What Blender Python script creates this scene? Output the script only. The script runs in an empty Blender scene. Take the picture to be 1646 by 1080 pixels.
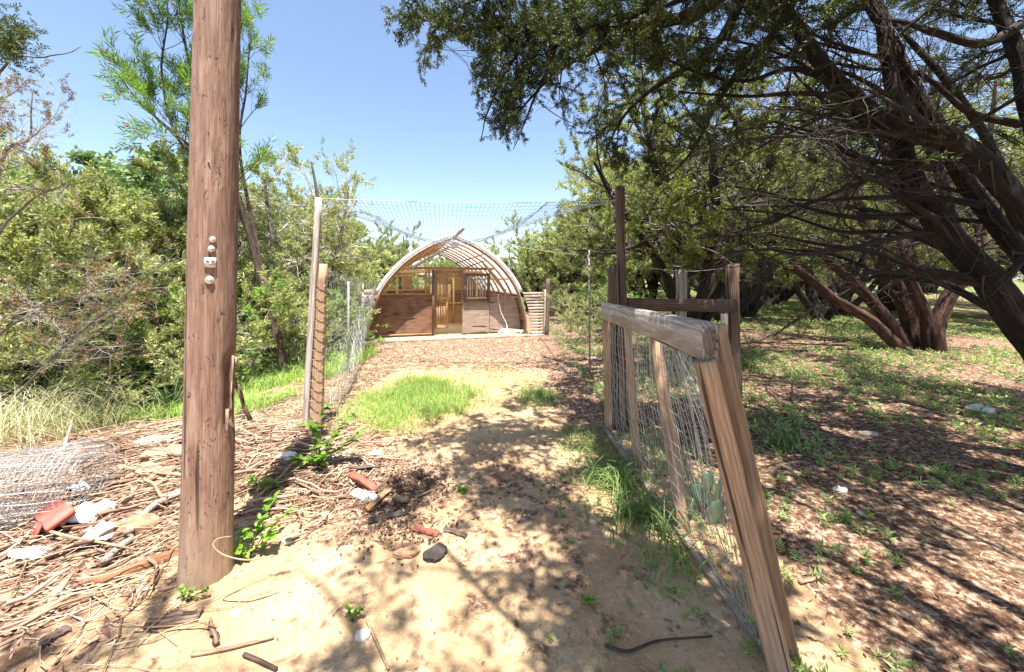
import bpy, math, random
import numpy as np
from mathutils import Vector, Matrix, Euler

random.seed(7)
SC = bpy.context.scene
COL = SC.collection
F = 620.0            # focal length in photograph pixels (1646 wide)
EYE = 1.6

# ------------------------------------------------------------------ camera, world, sun, exposure
cam_d = bpy.data.cameras.new('camera'); cam = bpy.data.objects.new('camera', cam_d); COL.objects.link(cam)
cam.location = (0, 0, EYE); cam.rotation_euler = (math.radians(90), 0, 0)
cam_d.sensor_width = 36; cam_d.lens = F/1646*36; cam_d.shift_y = -90/1646.0
cam_d.clip_end = 2000; cam_d.clip_start = 0.05
SC.camera = cam

TO_SUN = Vector((0.055, -0.262, 0.964)).normalized()
SUN_EL = math.asin(TO_SUN.z); SUN_AZ = math.atan2(TO_SUN.x, TO_SUN.y)
w = bpy.data.worlds.new('World'); SC.world = w; w.use_nodes = True
nt = w.node_tree; nt.nodes.clear()
sky = nt.nodes.new('ShaderNodeTexSky'); sky.sky_type = 'NISHITA'; sky.sun_disc = False
sky.sun_elevation = SUN_EL; sky.sun_rotation = SUN_AZ % (2*math.pi)
sky.air_density = 1.0; sky.dust_density = 1.3; sky.ozone_density = 0.35; sky.altitude = 300
bg = nt.nodes.new('ShaderNodeBackground'); bg.inputs['Strength'].default_value = 0.095
wo = nt.nodes.new('ShaderNodeOutputWorld')
nt.links.new(sky.outputs[0], bg.inputs[0]); nt.links.new(bg.outputs[0], wo.inputs[0])
sd = bpy.data.lights.new('sun', 'SUN'); sd.energy = 5.0; sd.angle = math.radians(0.55); sd.color = (1.0, 0.955, 0.88)
so = bpy.data.objects.new('sun', sd); COL.objects.link(so)
so.rotation_euler = (-TO_SUN).to_track_quat('-Z', 'Y').to_euler(); so.location = (0, 0, 20)
SC.view_settings.view_transform = 'Standard'; SC.view_settings.look = 'None'
SC.view_settings.exposure = 1.62; SC.view_settings.gamma = 1.0
SC.view_settings.use_curve_mapping = False
SC.render.engine = 'CYCLES'
SC.cycles.max_bounces = 8; SC.cycles.diffuse_bounces = 4; SC.cycles.transmission_bounces = 4; SC.cycles.transparent_max_bounces = 8
SC.cycles.use_denoising = True

# ------------------------------------------------------------------ numeric helpers
def sm(a, b, x):
    t = np.clip((x-a)/(b-a), 0, 1); return t*t*(3-2*t)
def hsh(i, j, k, s):
    n = np.sin(i*127.1 + j*311.7 + k*74.7 + s*53.3)*43758.5453
    return n - np.floor(n)
def vnoise(x, y, z=0.0, s=0):
    x = np.asarray(x, float); y = np.asarray(y, float); z = np.asarray(z, float)+np.zeros_like(x)
    xi, yi, zi = np.floor(x), np.floor(y), np.floor(z)
    xf, yf, zf = x-xi, y-yi, z-zi
    xf = xf*xf*(3-2*xf); yf = yf*yf*(3-2*yf); zf = zf*zf*(3-2*zf)
    r = 0
    for dx in (0, 1):
        for dy in (0, 1):
            for dz in (0, 1):
                wgt = (xf if dx else 1-xf)*(yf if dy else 1-yf)*(zf if dz else 1-zf)
                r = r + wgt*hsh(xi+dx, yi+dy, zi+dz, s)
    return r
def fbm(x, y, z=0.0, s=0, o=4):
    r = 0; a = .5; f = 1.0
    for k in range(o):
        r = r + a*vnoise(np.asarray(x)*f, np.asarray(y)*f, np.asarray(z)*f, s+k*7); a *= .5; f *= 2.03
    return r
def Hb(x, y):
    x = np.asarray(x, float); y = np.asarray(y, float)
    h = sm(1.2, 6, x)*0.032*np.clip(y, 0, 45)
    h = h - 0.42*sm(-2.7, -5.8, x)*sm(3.4, 6.5, y) + 0*x
    h = h + 0.17*np.exp(-((x+2.75)**2/1.3+(y-3.35)**2/1.1))
    h = h + 0.06*np.exp(-((x+1.35)**2/.25+(y-3.2)**2/.2))
    h = h - 0.09*np.exp(-((x+1.27)**2/.03+(y-2.85)**2/.02))
    h = h + 0.10*(1-.9*np.exp(-((x-1.1)**2/.5+(y-2.8)**2/3.)))*(fbm(x*.35+9, y*.35+4, s=3)-.47)*(1-sm(8.5, 9.8, y)*(1-sm(17, 20, y))*sm(1.5, .7, x))
    return h
def H(x, y):
    x = np.asarray(x, float); y = np.asarray(y, float)
    left = sm(-1.2, -2.0, x)
    gk = 1-.8*sm(.55, .8, x)*sm(1.6, 1.25, x)*sm(4.6, 4.2, y)
    return Hb(x, y) + gk*0.05*(fbm(x*3.1, y*3.1, s=11)-.47)*(0.5+1.6*left) + 0.02*(fbm(x*11, y*11, s=5, o=3)-.45)*(.7+left)
def h1(x, y): return float(H(np.array([x]), np.array([y]))[0])
def P(px, py, Y):
    return Vector(((px-823)*Y/F, Y, EYE-(py-450)*Y/F))
def G(px, py):
    z = 0.0
    for _ in range(30):
        Y = (EYE-z)*F/max(py-450, 5); X = (px-823)*Y/F
        z = .5*z+.5*h1(X, Y)
    return Vector((X, Y, h1(X, Y)))

# ------------------------------------------------------------------ object helpers
def mesh_np(name, V, Fq, smooth=False, attr=None):
    me = bpy.data.meshes.new(name)
    V = np.ascontiguousarray(V, dtype=np.float32).reshape(-1, 3)
    Fl = [np.asarray(f, dtype=np.int32) for f in (Fq if isinstance(Fq, list) else [Fq]) if len(f)]
    me.vertices.add(len(V)); me.vertices.foreach_set('co', V.ravel())
    tot = sum(f.size for f in Fl); npoly = sum(len(f) for f in Fl)
    me.loops.add(tot); me.polygons.add(npoly)
    me.loops.foreach_set('vertex_index', np.concatenate([f.ravel() for f in Fl]))
    cnt = np.concatenate([np.full(len(f), f.shape[1]) for f in Fl])
    st = np.concatenate([[0], np.cumsum(cnt)[:-1]]).astype(np.int32)
    me.polygons.foreach_set('loop_start', st)
    if smooth: me.polygons.foreach_set('use_smooth', np.ones(npoly, dtype=bool))
    me.update(calc_edges=True)
    return me
def link(name, me, mat=None, parent=None, loc=None, kind=None):
    o = bpy.data.objects.new(name, me); COL.objects.link(o)
    if mat is not None and me is not None and len(me.materials) == 0: me.materials.append(mat)
    if parent is not None: o.parent = parent
    if loc is not None: o.location = loc
    if kind: o['kind'] = kind
    return o
def tag(o, label, cat, group=None, kind=None):
    if label: o['label'] = label
    if cat: o['category'] = cat
    if group: o['group'] = group
    if kind: o['kind'] = kind
    return o
def thing(name, label, cat, loc=(0, 0, 0), rz=0, group=None):
    o = bpy.data.objects.new(name, None); COL.objects.link(o)
    o.location = loc; o.rotation_euler = (0, 0, rz); o.empty_display_size = .1
    return tag(o, label, cat, group)

def box_section(w, t, c):
    a, b = w/2, t/2
    return [(-a+c, -b), (a-c, -b), (a, -b+c), (a, b-c), (a-c, b), (-a+c, b), (-a, b-c), (-a, -b+c)]
def beam_mesh(L, w, t, c=None, rings=2, jit=0.0, seed=0):
    c = min(w, t)*.12 if c is None else c
    sec = np.array(box_section(w, t, c)); rng = np.random.default_rng(seed)
    V = []
    for i in range(rings):
        s = sec.copy() + (rng.normal(0, jit, sec.shape) if jit else 0) + (rng.normal(0, jit*.6, 2) if jit else 0)
        for p in s: V.append((p[0], p[1], L*i/(rings-1)))
    Fq = []
    for i in range(rings-1):
        for k in range(8):
            a = i*8+k; b = i*8+(k+1) % 8
            Fq.append((a, b, b+8, a+8))
    ends = [tuple(range(7, -1, -1)), tuple((rings-1)*8+k for k in range(8))]
    return mesh_np('beam', V, [np.array(Fq), np.array(ends)])
_seed = [0]
def beam(name, p0, p1, w, t, mat, parent=None, face=(0, -1, 0), c=None, rings=2, jit=0.0, label=None):
    """board from p0 to p1 (parent space); width w lies across 'face', thickness t along it"""
    _seed[0] += 1
    p0 = Vector(p0); p1 = Vector(p1)
    if parent is not None and parent.get('_abs'):
        p0 = p0-parent.location; p1 = p1-parent.location
    z = (p1-p0); L = z.length; z.normalize()
    f = Vector(face); y = (f - z*f.dot(z)); y.normalize(); y = -y
    x = y.cross(z)
    M = Matrix((x, y, z)).transposed().to_4x4(); M.translation = p0
    o = link(name, beam_mesh(L, w, t, c, rings, jit, _seed[0]), mat, parent)
    o.matrix_basis = M
    if label: o['label'] = label
    return o

def catmull(pts, n):
    pts = np.asarray(pts, float)
    ext = np.vstack([2*pts[0]-pts[1], pts, 2*pts[-1]-pts[-2]])
    m = len(pts)-1; out = []
    for u in np.linspace(0, m, n):
        i = min(int(u), m-1); t = u-i
        p0, p1, p2, p3 = ext[i:i+4]
        out.append(.5*((2*p1)+(-p0+p2)*t+(2*p0-5*p1+4*p2-p3)*t*t+(-p0+3*p1-3*p2+p3)*t**3))
    return np.array(out)
def tubes(Pn, R, sides=3, cap=False, ridged=0.0, seed=0):
    """Pn (N,K,3), R (N,K) -> V, F quads"""
    Pn = np.asarray(Pn, float); R = np.asarray(R, float)
    N, K, _ = Pn.shape
    T = np.gradient(Pn, axis=1); T /= np.linalg.norm(T, axis=2, keepdims=True)+1e-9
    ref = np.zeros((N, 1, 3)); m = Pn[:, -1]-Pn[:, 0]; m = m/(np.linalg.norm(m, axis=1, keepdims=True)+1e-9)
    vert = np.abs(m[:, 2]) > .75
    ref[:, 0, 2] = ~vert; ref[:, 0, 1] = vert
    ref = ref+np.zeros_like(T)
    A = np.cross(T, ref); A /= np.linalg.norm(A, axis=2, keepdims=True)+1e-9
    B = np.cross(T, A)
    ang = np.arange(sides)*2*math.pi/sides
    rr = R[:, :, None]+np.zeros((1, 1, sides))
    if ridged:
        rng = np.random.default_rng(seed)
        i = np.arange(K)[None, :, None]/6.0
        a = ang[None, None, :]
        q = 0
        for f_, am in ((2, .5), (3, .5), (5, .6), (8, .5), (13, .3)):
            q = q + am*np.sin(f_*a+rng.uniform(0, 6)+1.1*np.sin(i*rng.uniform(.3, .9)+rng.uniform(0, 6)))
        q = q+.6*(rng.random((N, K, sides))-.5)
        rr = rr*(1+ridged*q)
    V = Pn[:, :, None, :] + rr[..., None]*(np.cos(ang)[None, None, :, None]*A[:, :, None, :]+np.sin(ang)[None, None, :, None]*B[:, :, None, :])
    base = (np.arange(N)*K*sides)[:, None, None]
    k = (np.arange(K-1)*sides)[None, :, None]; s = np.arange(sides)[None, None, :]; s2 = (s+1) % sides
    a = base+k+s; b = base+k+s2
    Fq = np.stack([a, b, b+sides, a+sides], -1).reshape(-1, 4)
    V = V.reshape(-1, 3)
    return V, Fq
def bark_attr(me, Pn, R, sides):
    Pn = np.asarray(Pn, float); R = np.asarray(R, float); N, K, _ = Pn.shape
    L = np.concatenate([np.zeros((N, 1)), np.linalg.norm(np.diff(Pn, axis=1), axis=2).cumsum(1)], 1)+np.arange(N)[:, None]*3.7
    ang = np.arange(sides)*2*math.pi/sides; rm = R.mean(1)[:, None, None]+0*L[:, :, None]
    A = np.stack([rm*np.cos(ang)+np.arange(N)[:, None, None], rm*np.sin(ang), L[:, :, None]+0*ang], -1).reshape(-1, 3)
    at = me.attributes.new('bk', 'FLOAT_VECTOR', 'POINT'); full = np.zeros((len(me.vertices), 3), np.float32); full[:len(A)] = A
    at.data.foreach_set('vector', full.ravel())
def join_geo(lst):
    Vs, Fs, off = [], [], 0
    for V, Fq in lst:
        Vs.append(V); Fs.append(Fq+off); off += len(V)
    out = {}
    for f in Fs: out.setdefault(f.shape[1], []).append(f)
    return np.vstack(Vs), [np.vstack(v) for v in out.values()]
def stick_mesh(pts, r0, r1, sides=6, n=None, ridged=0.0, name='stick', seed=0):
    c = catmull(pts, n or max(6, 3*len(pts)))
    R = np.linspace(r0, r1, len(c))
    V, Fq = tubes(c[None], R[None], sides, ridged=ridged, seed=seed)
    K = len(c)
    caps = [np.array([tuple(range(sides-1, -1, -1)), tuple((K-1)*sides+k for k in range(sides))])]
    me = mesh_np(name, V, [Fq]+caps, smooth=True); bark_attr(me, c[None], R[None], sides); return me

# ------------------------------------------------------------------ materials
def nmat(name):
    m = bpy.data.materials.new(name); m.use_nodes = True; t = m.node_tree
    b = t.nodes['Principled BSDF']; return m, t, b
def ramp(t, fac, stops):
    r = t.nodes.new('ShaderNodeValToRGB'); e = r.color_ramp.elements
    while len(e) < len(stops): e.new(.5)
    for i, (p, c) in enumerate(stops): e[i].position = p; e[i].color = (*c, 1)
    t.links.new(fac, r.inputs[0]); return r.outputs[0]
def noise(t, vec, scale, detail=4, dist=0.0, rough=.55, dim='3D', wv=None):
    n = t.nodes.new('ShaderNodeTexNoise'); n.noise_dimensions = dim
    n.inputs['Scale'].default_value = scale; n.inputs['Detail'].default_value = detail
    n.inputs['Distortion'].default_value = dist; n.inputs['Roughness'].default_value = rough
    if vec is not None: t.links.new(vec, n.inputs['Vector'])
    if wv is not None: t.links.new(wv, n.inputs['W'])
    return n.outputs['Fac']
def mapping(t, vec, sc=(1, 1, 1), loc=(0, 0, 0)):
    m = t.nodes.new('ShaderNodeMapping'); m.inputs['Scale'].default_value = sc; m.inputs['Location'].default_value = loc
    t.links.new(vec, m.inputs['Vector']); return m.outputs[0]
def mixc(t, fac, a, b, mode='MIX'):
    m = t.nodes.new('ShaderNodeMix'); m.data_type = 'RGBA'; m.blend_type = mode
    for v, i in ((fac, 0), (a, 6), (b, 7)):
        if isinstance(v, (int, float)): m.inputs[i].default_value = v
        elif isinstance(v, tuple): m.inputs[i].default_value = (*v, 1)
        else: t.links.new(v, m.inputs[i])
    return m.outputs[2]
def math_(t, op, a, b=None):
    m = t.nodes.new('ShaderNodeMath'); m.operation = op
    for v, i in ((a, 0), (b, 1)):
        if v is None: continue
        if isinstance(v, (int, float)): m.inputs[i].default_value = v
        else: t.links.new(v, m.inputs[i])
    return m.outputs[0]
def bump(t, b, h, strength=.4, dist=.01):
    n = t.nodes.new('ShaderNodeBump'); n.inputs['Strength'].default_value = strength; n.inputs['Distance'].default_value = dist
    t.links.new(h, n.inputs['Height']); t.links.new(n.outputs[0], b.inputs['Normal'])
def plain(name, c, rough=.7, metal=0.0, var=.25, scale=8.0):
    m, t, b = nmat(name)
    tc = t.nodes.new('ShaderNodeTexCoord'); n = noise(t, tc.outputs['Object'], scale)
    col = ramp(t, n, [(.3, tuple(x*(1-var) for x in c)), (.7, tuple(min(1, x*(1+var)) for x in c))])
    t.links.new(col, b.inputs['Base Color']); b.inputs['Roughness'].default_value = rough; b.inputs['Metallic'].default_value = metal
    return m
def wood(name, light, dark, scale=14, pith=(.06, .045, 0), grey=None, bstr=.5, wave=.75, rough=.8, zs=.11, dist=3.2, fz=.04):
    m, t, b = nmat(name)
    tc = t.nodes.new('ShaderNodeTexCoord'); oi = t.nodes.new('ShaderNodeObjectInfo')
    off = t.nodes.new('ShaderNodeVectorMath'); off.operation = 'ADD'
    cmb = t.nodes.new('ShaderNodeCombineXYZ'); r20 = math_(t, 'MULTIPLY', oi.outputs['Random'], 37.0)
    t.links.new(r20, cmb.inputs[2]); rx = math_(t, 'MULTIPLY', oi.outputs['Random'], .05); t.links.new(rx, cmb.inputs[0])
    t.links.new(tc.outputs['Object'], off.inputs[0]); t.links.new(cmb.outputs[0], off.inputs[1])
    v = off.outputs[0]
    ms = mapping(t, v, (1, 1, zs), pith)
    wv = t.nodes.new('ShaderNodeTexWave'); wv.wave_type = 'RINGS'; wv.rings_direction = 'Z'
    wv.inputs['Scale'].default_value = scale; wv.inputs['Distortion'].default_value = dist
    wv.inputs['Detail'].default_value = 2.5; wv.inputs['Detail Scale'].default_value = 1.2
    t.links.new(ms, wv.inputs['Vector'])
    fine = noise(t, mapping(t, v, (1, 1, fz)), 160 if fz < .1 else 13, 3)
    big = noise(t, v, 2.3, 5, .6)
    col = ramp(t, wv.outputs['Fac'], [(.15, dark), (.75, light)])
    col = mixc(t, 1-wave, col, tuple((a+c)/2 for a, c in zip(light, dark)))
    col = mixc(t, ramp(t, fine, [(.35, (.55,)*3), (.65, (0,)*3)]), col, tuple(x*.45 for x in dark))
    col = mixc(t, ramp(t, big, [(.45, (0,)*3), (.68, (.75,)*3)]), col, grey or tuple(x*.55 for x in dark))
    crack = noise(t, mapping(t, v, (1, 1, fz*.5)), 34 if fz < .1 else 9, 2)
    ck = ramp(t, crack, [(.33, (1, 1, 1)), (.38, (0, 0, 0))])
    col = mixc(t, ck, col, tuple(x*.18 for x in dark))
    sn = t.nodes.new('ShaderNodeSeparateXYZ'); t.links.new(tc.outputs['Normal'], sn.inputs[0])
    endf = math_(t, 'MULTIPLY', math_(t, 'GREATER_THAN', math_(t, 'ABSOLUTE', sn.outputs[2]), .8), .8)
    ew = t.nodes.new('ShaderNodeTexWave'); ew.wave_type = 'RINGS'; ew.rings_direction = 'Z'; ew.inputs['Scale'].default_value = 42; ew.inputs['Distortion'].default_value = 1.5
    t.links.new(mapping(t, tc.outputs['Object'], (1, 1, 0), (.02, .03, 0)), ew.inputs['Vector'])
    endc = ramp(t, ew.outputs['Fac'], [(.2, tuple(x*.2 for x in dark)), (.8, tuple(x*1.1 for x in dark))])
    col = mixc(t, endf, col, endc)
    hv = t.nodes.new('ShaderNodeHueSaturation'); t.links.new(col, hv.inputs['Color'])
    t.links.new(math_(t, 'ADD', math_(t, 'MULTIPLY', oi.outputs['Random'], .45), .78), hv.inputs['Value'])
    t.links.new(hv.outputs[0], b.inputs['Base Color'])
    b.inputs['Roughness'].default_value = rough
    h = math_(t, 'ADD', math_(t, 'MULTIPLY', fine, .5), math_(t, 'MULTIPLY', wv.outputs['Fac'], .4))
    h = math_(t, 'SUBTRACT', h, math_(t, 'MULTIPLY', ck, 1.5))
    bump(t, b, h, bstr, .006)
    return m
def bark(name, dark, mid, hi, scale=1.0):
    m, t, b = nmat(name)
    tc = t.nodes.new('ShaderNodeAttribute'); tc.attribute_name = 'bk'
    v = tc.outputs['Vector']
    n1 = noise(t, mapping(t, v, (1, 1, .13)), 30*scale, 6, .8, .7)
    n2 = noise(t, mapping(t, v, (1, 1, .05)), 110*scale, 3, .3)
    n3 = noise(t, v, 3.0*scale, 3)
    h = math_(t, 'ADD', math_(t, 'MULTIPLY', n1, .65), math_(t, 'MULTIPLY', n2, .35))
    col = ramp(t, h, [(.38, dark), (.5, mid), (.66, hi)])
    col = mixc(t, ramp(t, n3, [(.45, (0,)*3), (.7, (.6,)*3)]), col, tuple(x*.5 for x in mid))
    t.links.new(col, b.inputs['Base Color']); b.inputs['Roughness'].default_value = .9
    bump(t, b, h, 1.0, .03)
    return m
def leafmat(name, c1, c2, c3, trans=.4, rough=.55, hueclump=1.6):
    m, t, b = nmat(name)
    ge = t.nodes.new('ShaderNodeNewGeometry'); tc = t.nodes.new('ShaderNodeTexCoord'); oi = t.nodes.new('ShaderNodeObjectInfo')
    n = noise(t, tc.outputs['Object'], hueclump, 2)
    f = math_(t, 'ADD', math_(t, 'MULTIPLY', ge.outputs['Random Per Island'], .45), math_(t, 'MULTIPLY', n, .75))
    f = math_(t, 'ADD', f, math_(t, 'MULTIPLY', oi.outputs['Random'], .18))
    col = ramp(t, f, [(.3, c1), (.62, c2), (.95, c3)])
    t.links.new(col, b.inputs['Base Color']); b.inputs['Roughness'].default_value = rough
    b.inputs['Specular IOR Level'].default_value = .35
    tr = t.nodes.new('ShaderNodeBsdfTranslucent')
    t.links.new(mixc(t, 1.0, col, (1.15, 1.25, .55), 'MULTIPLY'), tr.inputs[0])
    mx = t.nodes.new('ShaderNodeMixShader'); mx.inputs[0].default_value = trans
    t.links.new(b.outputs[0], mx.inputs[1]); t.links.new(tr.outputs[0], mx.inputs[2])
    t.links.new(mx.outputs[0], t.nodes['Material Output'].inputs[0])
    return m

M = {}
M['jun'] = leafmat('juniper_foliage', (.08, .1, .04), (.27, .30, .12), (.52, .51, .27), .4)
M['jun_dark'] = leafmat('juniper_foliage_dark', (.012, .022, .009), (.036, .055, .02), (.13, .15, .05), .28)  # juniper green darkened: backlit shade put into the leaf colour
M['jun_mid'] = leafmat('mixed_juniper_foliage', (.03, .045, .015), (.13, .16, .045), (.36, .37, .12), .35)
M['jun_pale'] = leafmat('sunlit_grove_foliage', (.07, .09, .03), (.22, .25, .09), (.45, .45, .2), .4)  # paler juniper copy: sunshine on the grove painted into its leaf colour
M['jun_blue'] = leafmat('far_juniper_foliage', (.07, .1, .04), (.24, .28, .11), (.44, .46, .22), .4)
M['oak'] = leafmat('oak_leaves', (.06, .1, .04), (.16, .23, .09), (.34, .42, .2), .4)
M['willow'] = leafmat('willow_leaves', (.09, .16, .04), (.17, .28, .06), (.3, .42, .1), .45)
M['brown_leaf'] = leafmat('dry_foliage', (.10, .06, .03), (.2, .13, .07), (.34, .24, .13), .3)
M['grass'] = leafmat('grass_blades', (.1, .19, .03), (.24, .38, .08), (.46, .55, .2), .45, .5, .8)
M['grass_deep'] = leafmat('deep_grass_blades', (.05, .11, .03), (.12, .2, .055), (.28, .36, .13), .4, .4, 1.5)
M['dry_grass'] = leafmat('dry_grass_blades', (.26, .26, .12), (.46, .43, .26), (.66, .62, .45), .3, .6)
M['weed'] = leafmat('weed_leaves', (.09, .15, .05), (.24, .33, .12), (.46, .53, .26), .4, .6, 1.2)
M['lime'] = leafmat('bright_leaves', (.08, .18, .02), (.17, .32, .04), (.3, .44, .08), .45, .35, 3)
M['yucca'] = leafmat('yucca_leaves', (.04, .08, .03), (.08, .14, .05), (.16, .22, .08), .15, .4)
M['cactus'] = plain('cactus_skin', (.12, .22, .11), .5, var=.3)
M['pink'] = leafmat('pink_petals', (.42, .1, .22), (.62, .2, .38), (.75, .4, .55), .3)
M['litter'] = leafmat('leaf_litter', (.05, .022, .012), (.16, .075, .04), (.36, .22, .12), .05, .8, .7)
M['chip'] = leafmat('wood_chips', (.08, .038, .026), (.23, .125, .085), (.48, .34, .25), 0.0, .85, 1.2)
M['straw'] = leafmat('pale_sticks', (.08, .045, .03), (.24, .155, .095), (.54, .43, .3), 0.0, .8, 2.0)
M['twig_grey'] = plain('grey_twig', (.46, .41, .36), .85, var=.35, scale=3)
M['twig_dark'] = plain('dark_twig', (.032, .023, .019), .9, var=.4, scale=3)
M['twig_brown'] = plain('brown_twig', (.075, .055, .044), .9, var=.4, scale=3)
M['bark'] = bark('juniper_bark', (.004, .003, .003), (.013, .008, .006), (.08, .05, .038), .8)
M['bark_red'] = bark('red_juniper_bark', (.006, .003, .003), (.045, .018, .011), (.2, .095, .06), .8)
M['bark_grey'] = bark('grey_bark', (.05, .04, .035), (.17, .14, .12), (.36, .32, .28), 1.2)
M['w_brown'] = wood('brown_wood', (.62, .35, .15), (.38, .19, .08), grey=(.24, .13, .08))
M['w_ply'] = wood('dark_plywood', (.38, .2, .115), (.2, .1, .055), 5, grey=(.1, .055, .035), wave=.3, fz=.25, zs=.3, dist=5)
M['w_plyp'] = wood('pale_plywood', (.5, .38, .31), (.36, .26, .2), 5, grey=(.3, .2, .15), wave=.35, fz=.25, zs=.3, dist=6)
M['w_yellow'] = wood('yellow_wood', (.72, .48, .22), (.52, .31, .12), grey=(.35, .22, .11))
M['w_grey'] = wood('grey_weathered_wood', (.74, .66, .58), (.24, .18, .14), 17, pith=(.03, .24, 0), grey=(.4, .34, .3), bstr=.7, wave=.5, zs=.12, dist=4.5)
M['w_greyb'] = wood('grey_brown_weathered_wood', (.44, .35, .26), (.2, .14, .1), 11, wave=.4, grey=(.25, .19, .14))
M['w_tan'] = wood('tan_post_wood', (.54, .36, .22), (.34, .19, .1), 22, pith=(.03, .12, 0), grey=(.4, .27, .18), bstr=.5, wave=.55, dist=4)
M['w_dark'] = wood('dark_old_wood', (.26, .17, .11), (.1, .06, .04), grey=(.09, .06, .05), bstr=.7)
M['w_white'] = wood('whitewashed_wood', (.68, .58, .5), (.42, .32, .25), grey=(.34, .24, .18))
M['w_barn'] = wood('barn_boards', (.16, .14, .13), (.08, .07, .065), grey=(.06, .055, .05))
M['clod'] = plain('soil_clod', (.3, .17, .1), .95, 0, .45, 18)
M['stick_grey'] = bark('grey_stick', (.16, .12, .1), (.38, .32, .27), (.55, .48, .42), 1.5)
M['stick_tan'] = bark('tan_stick', (.16, .09, .05), (.42, .28, .17), (.62, .48, .34), 1.5)
M['stick_dark'] = bark('dark_stick', (.03, .02, .015), (.09, .055, .04), (.2, .13, .1), 1.5)
M['stick_rot'] = bark('rotten_wood', (.09, .035, .02), (.27, .12, .055), (.42, .23, .12), 1.2)
M['metal'] = plain('galvanised_metal', (.62, .62, .6), .42, .75, .15, 40)
M['wire'] = plain('galvanised_wire', (.5, .5, .49), .45, .6, .15, 20)
M['wire_rust'] = plain('dull_wire', (.3, .27, .25), .6, .5, .3, 20)
M['net'] = plain('blue_grey_netting', (.24, .28, .36), .7, 0, .2)
M['cord'] = plain('pale_cord', (.6, .56, .5), .8)
M['black'] = plain('black_plastic', (.02, .02, .022), .5)
M['white_pl'] = plain('white_plastic', (.82, .82, .82), .45, 0, .04)
M['red_card'] = plain('red_cardboard', (.42, .1, .075), .7, 0, .35)
M['hose'] = plain('white_hose', (.75, .74, .72), .5, 0, .05)
M['stone'] = plain('pale_limestone', (.42, .35, .27), .9, 0, .22, 14)
M['stone_w'] = plain('white_limestone', (.58, .53, .46), .9, 0, .3, 22)
M['char'] = plain('charred_wood', (.045, .035, .03), .9, 0, .5, 20)
M['redwood'] = wood('red_heartwood', (.5, .14, .08), (.3, .06, .035), 20, grey=(.3, .14, .1))
M['deadwood'] = wood('pale_dead_wood', (.56, .42, .28), (.32, .2, .11), 14, grey=(.3, .18, .1))
M['bin'] = plain('grey_bin_plastic', (.025, .028, .03), .8)
M['lid'] = plain('pale_bin_lid', (.5, .52, .53), .4)
def concrete():
    m, t, b = nmat('concrete'); tc = t.nodes.new('ShaderNodeTexCoord')
    n = noise(t, tc.outputs['Object'], 4, 8); n2 = noise(t, tc.outputs['Object'], 60, 3)
    t.links.new(ramp(t, n, [(.35, (.2, .14, .09)), (.65, (.42, .34, .26))]), b.inputs['Base Color']); b.inputs['Roughness'].default_value = .9
    bump(t, b, n2, .4, .01); return m
M['concrete'] = concrete()
def cover_mat():
    m, t, b = nmat('translucent_cover'); tc = t.nodes.new('ShaderNodeTexCoord')
    n = noise(t, mapping(t, tc.outputs['Object'], (.6, 1, 1)), 3.5, 6)
    c = ramp(t, n, [(.3, (.78, .77, .74)), (.6, (.92, .92, .91))])
    t.links.new(c, b.inputs['Base Color']); b.inputs['Roughness'].default_value = .4
    tr = t.nodes.new('ShaderNodeBsdfTranslucent'); t.links.new(c, tr.inputs[0])
    mx = t.nodes.new('ShaderNodeMixShader'); mx.inputs[0].default_value = .72
    t.links.new(b.outputs[0], mx.inputs[1]); t.links.new(tr.outputs[0], mx.inputs[2])
    t.links.new(mx.outputs[0], t.nodes['Material Output'].inputs[0]); return m
M['cover'] = cover_mat()
def pole_mat():
    m, t, b = nmat('utility_pole_wood'); tc = t.nodes.new('ShaderNodeTexCoord'); v = tc.outputs['Object']
    n1 = noise(t, mapping(t, v, (1, 1, .12)), 30, 5, .5, .6)
    n2 = noise(t, mapping(t, v, (1, 1, .4)), 42, 4, 1.5, .65)
    n3 = noise(t, mapping(t, v, (1, 1, .6)), 3.2, 5, .3)
    gr = noise(t, mapping(t, v, (1, 1, .03)), 150, 2)
    col = ramp(t, n1, [(.3, (.15, .08, .055)), (.5, (.27, .165, .115)), (.7, (.42, .29, .22))])
    col = mixc(t, ramp(t, n3, [(.4, (0,)*3), (.62, (.55,)*3)]), col, (.26, .15, .11))
    col = mixc(t, ramp(t, gr, [(.36, (.55,)*3), (.5, (0,)*3)]), col, (.16, .07, .045))
    pit = ramp(t, n2, [(.325, (1, 1, 1)), (.37, (0, 0, 0))])
    col = mixc(t, pit, col, (.07, .03, .02))
    crk = ramp(t, noise(t, mapping(t, v, (1, 1, .015)), 15, 3, .4), [(.345, (1, 1, 1)), (.36, (0, 0, 0))])
    col = mixc(t, crk, col, (.05, .025, .018))
    # dusty foot
    sx = t.nodes.new('ShaderNodeSeparateXYZ'); t.links.new(v, sx.inputs[0])
    foot = ramp(t, math_(t, 'ADD', sx.outputs[2], math_(t, 'MULTIPLY', n3, .5)), [(.3, (.75,)*3), (.75, (0,)*3)])
    col = mixc(t, foot, col, (.34, .24, .16))
    t.links.new(col, b.inputs['Base Color']); b.inputs['Roughness'].default_value = .85
    h = math_(t, 'SUBTRACT', math_(t, 'ADD', n1, math_(t, 'MULTIPLY', gr, .6)), math_(t, 'ADD', math_(t, 'MULTIPLY', pit, 1.2), math_(t, 'MULTIPLY', crk, 1.5)))
    bump(t, b, h, .8, .008); return m
M['pole'] = pole_mat()
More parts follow.
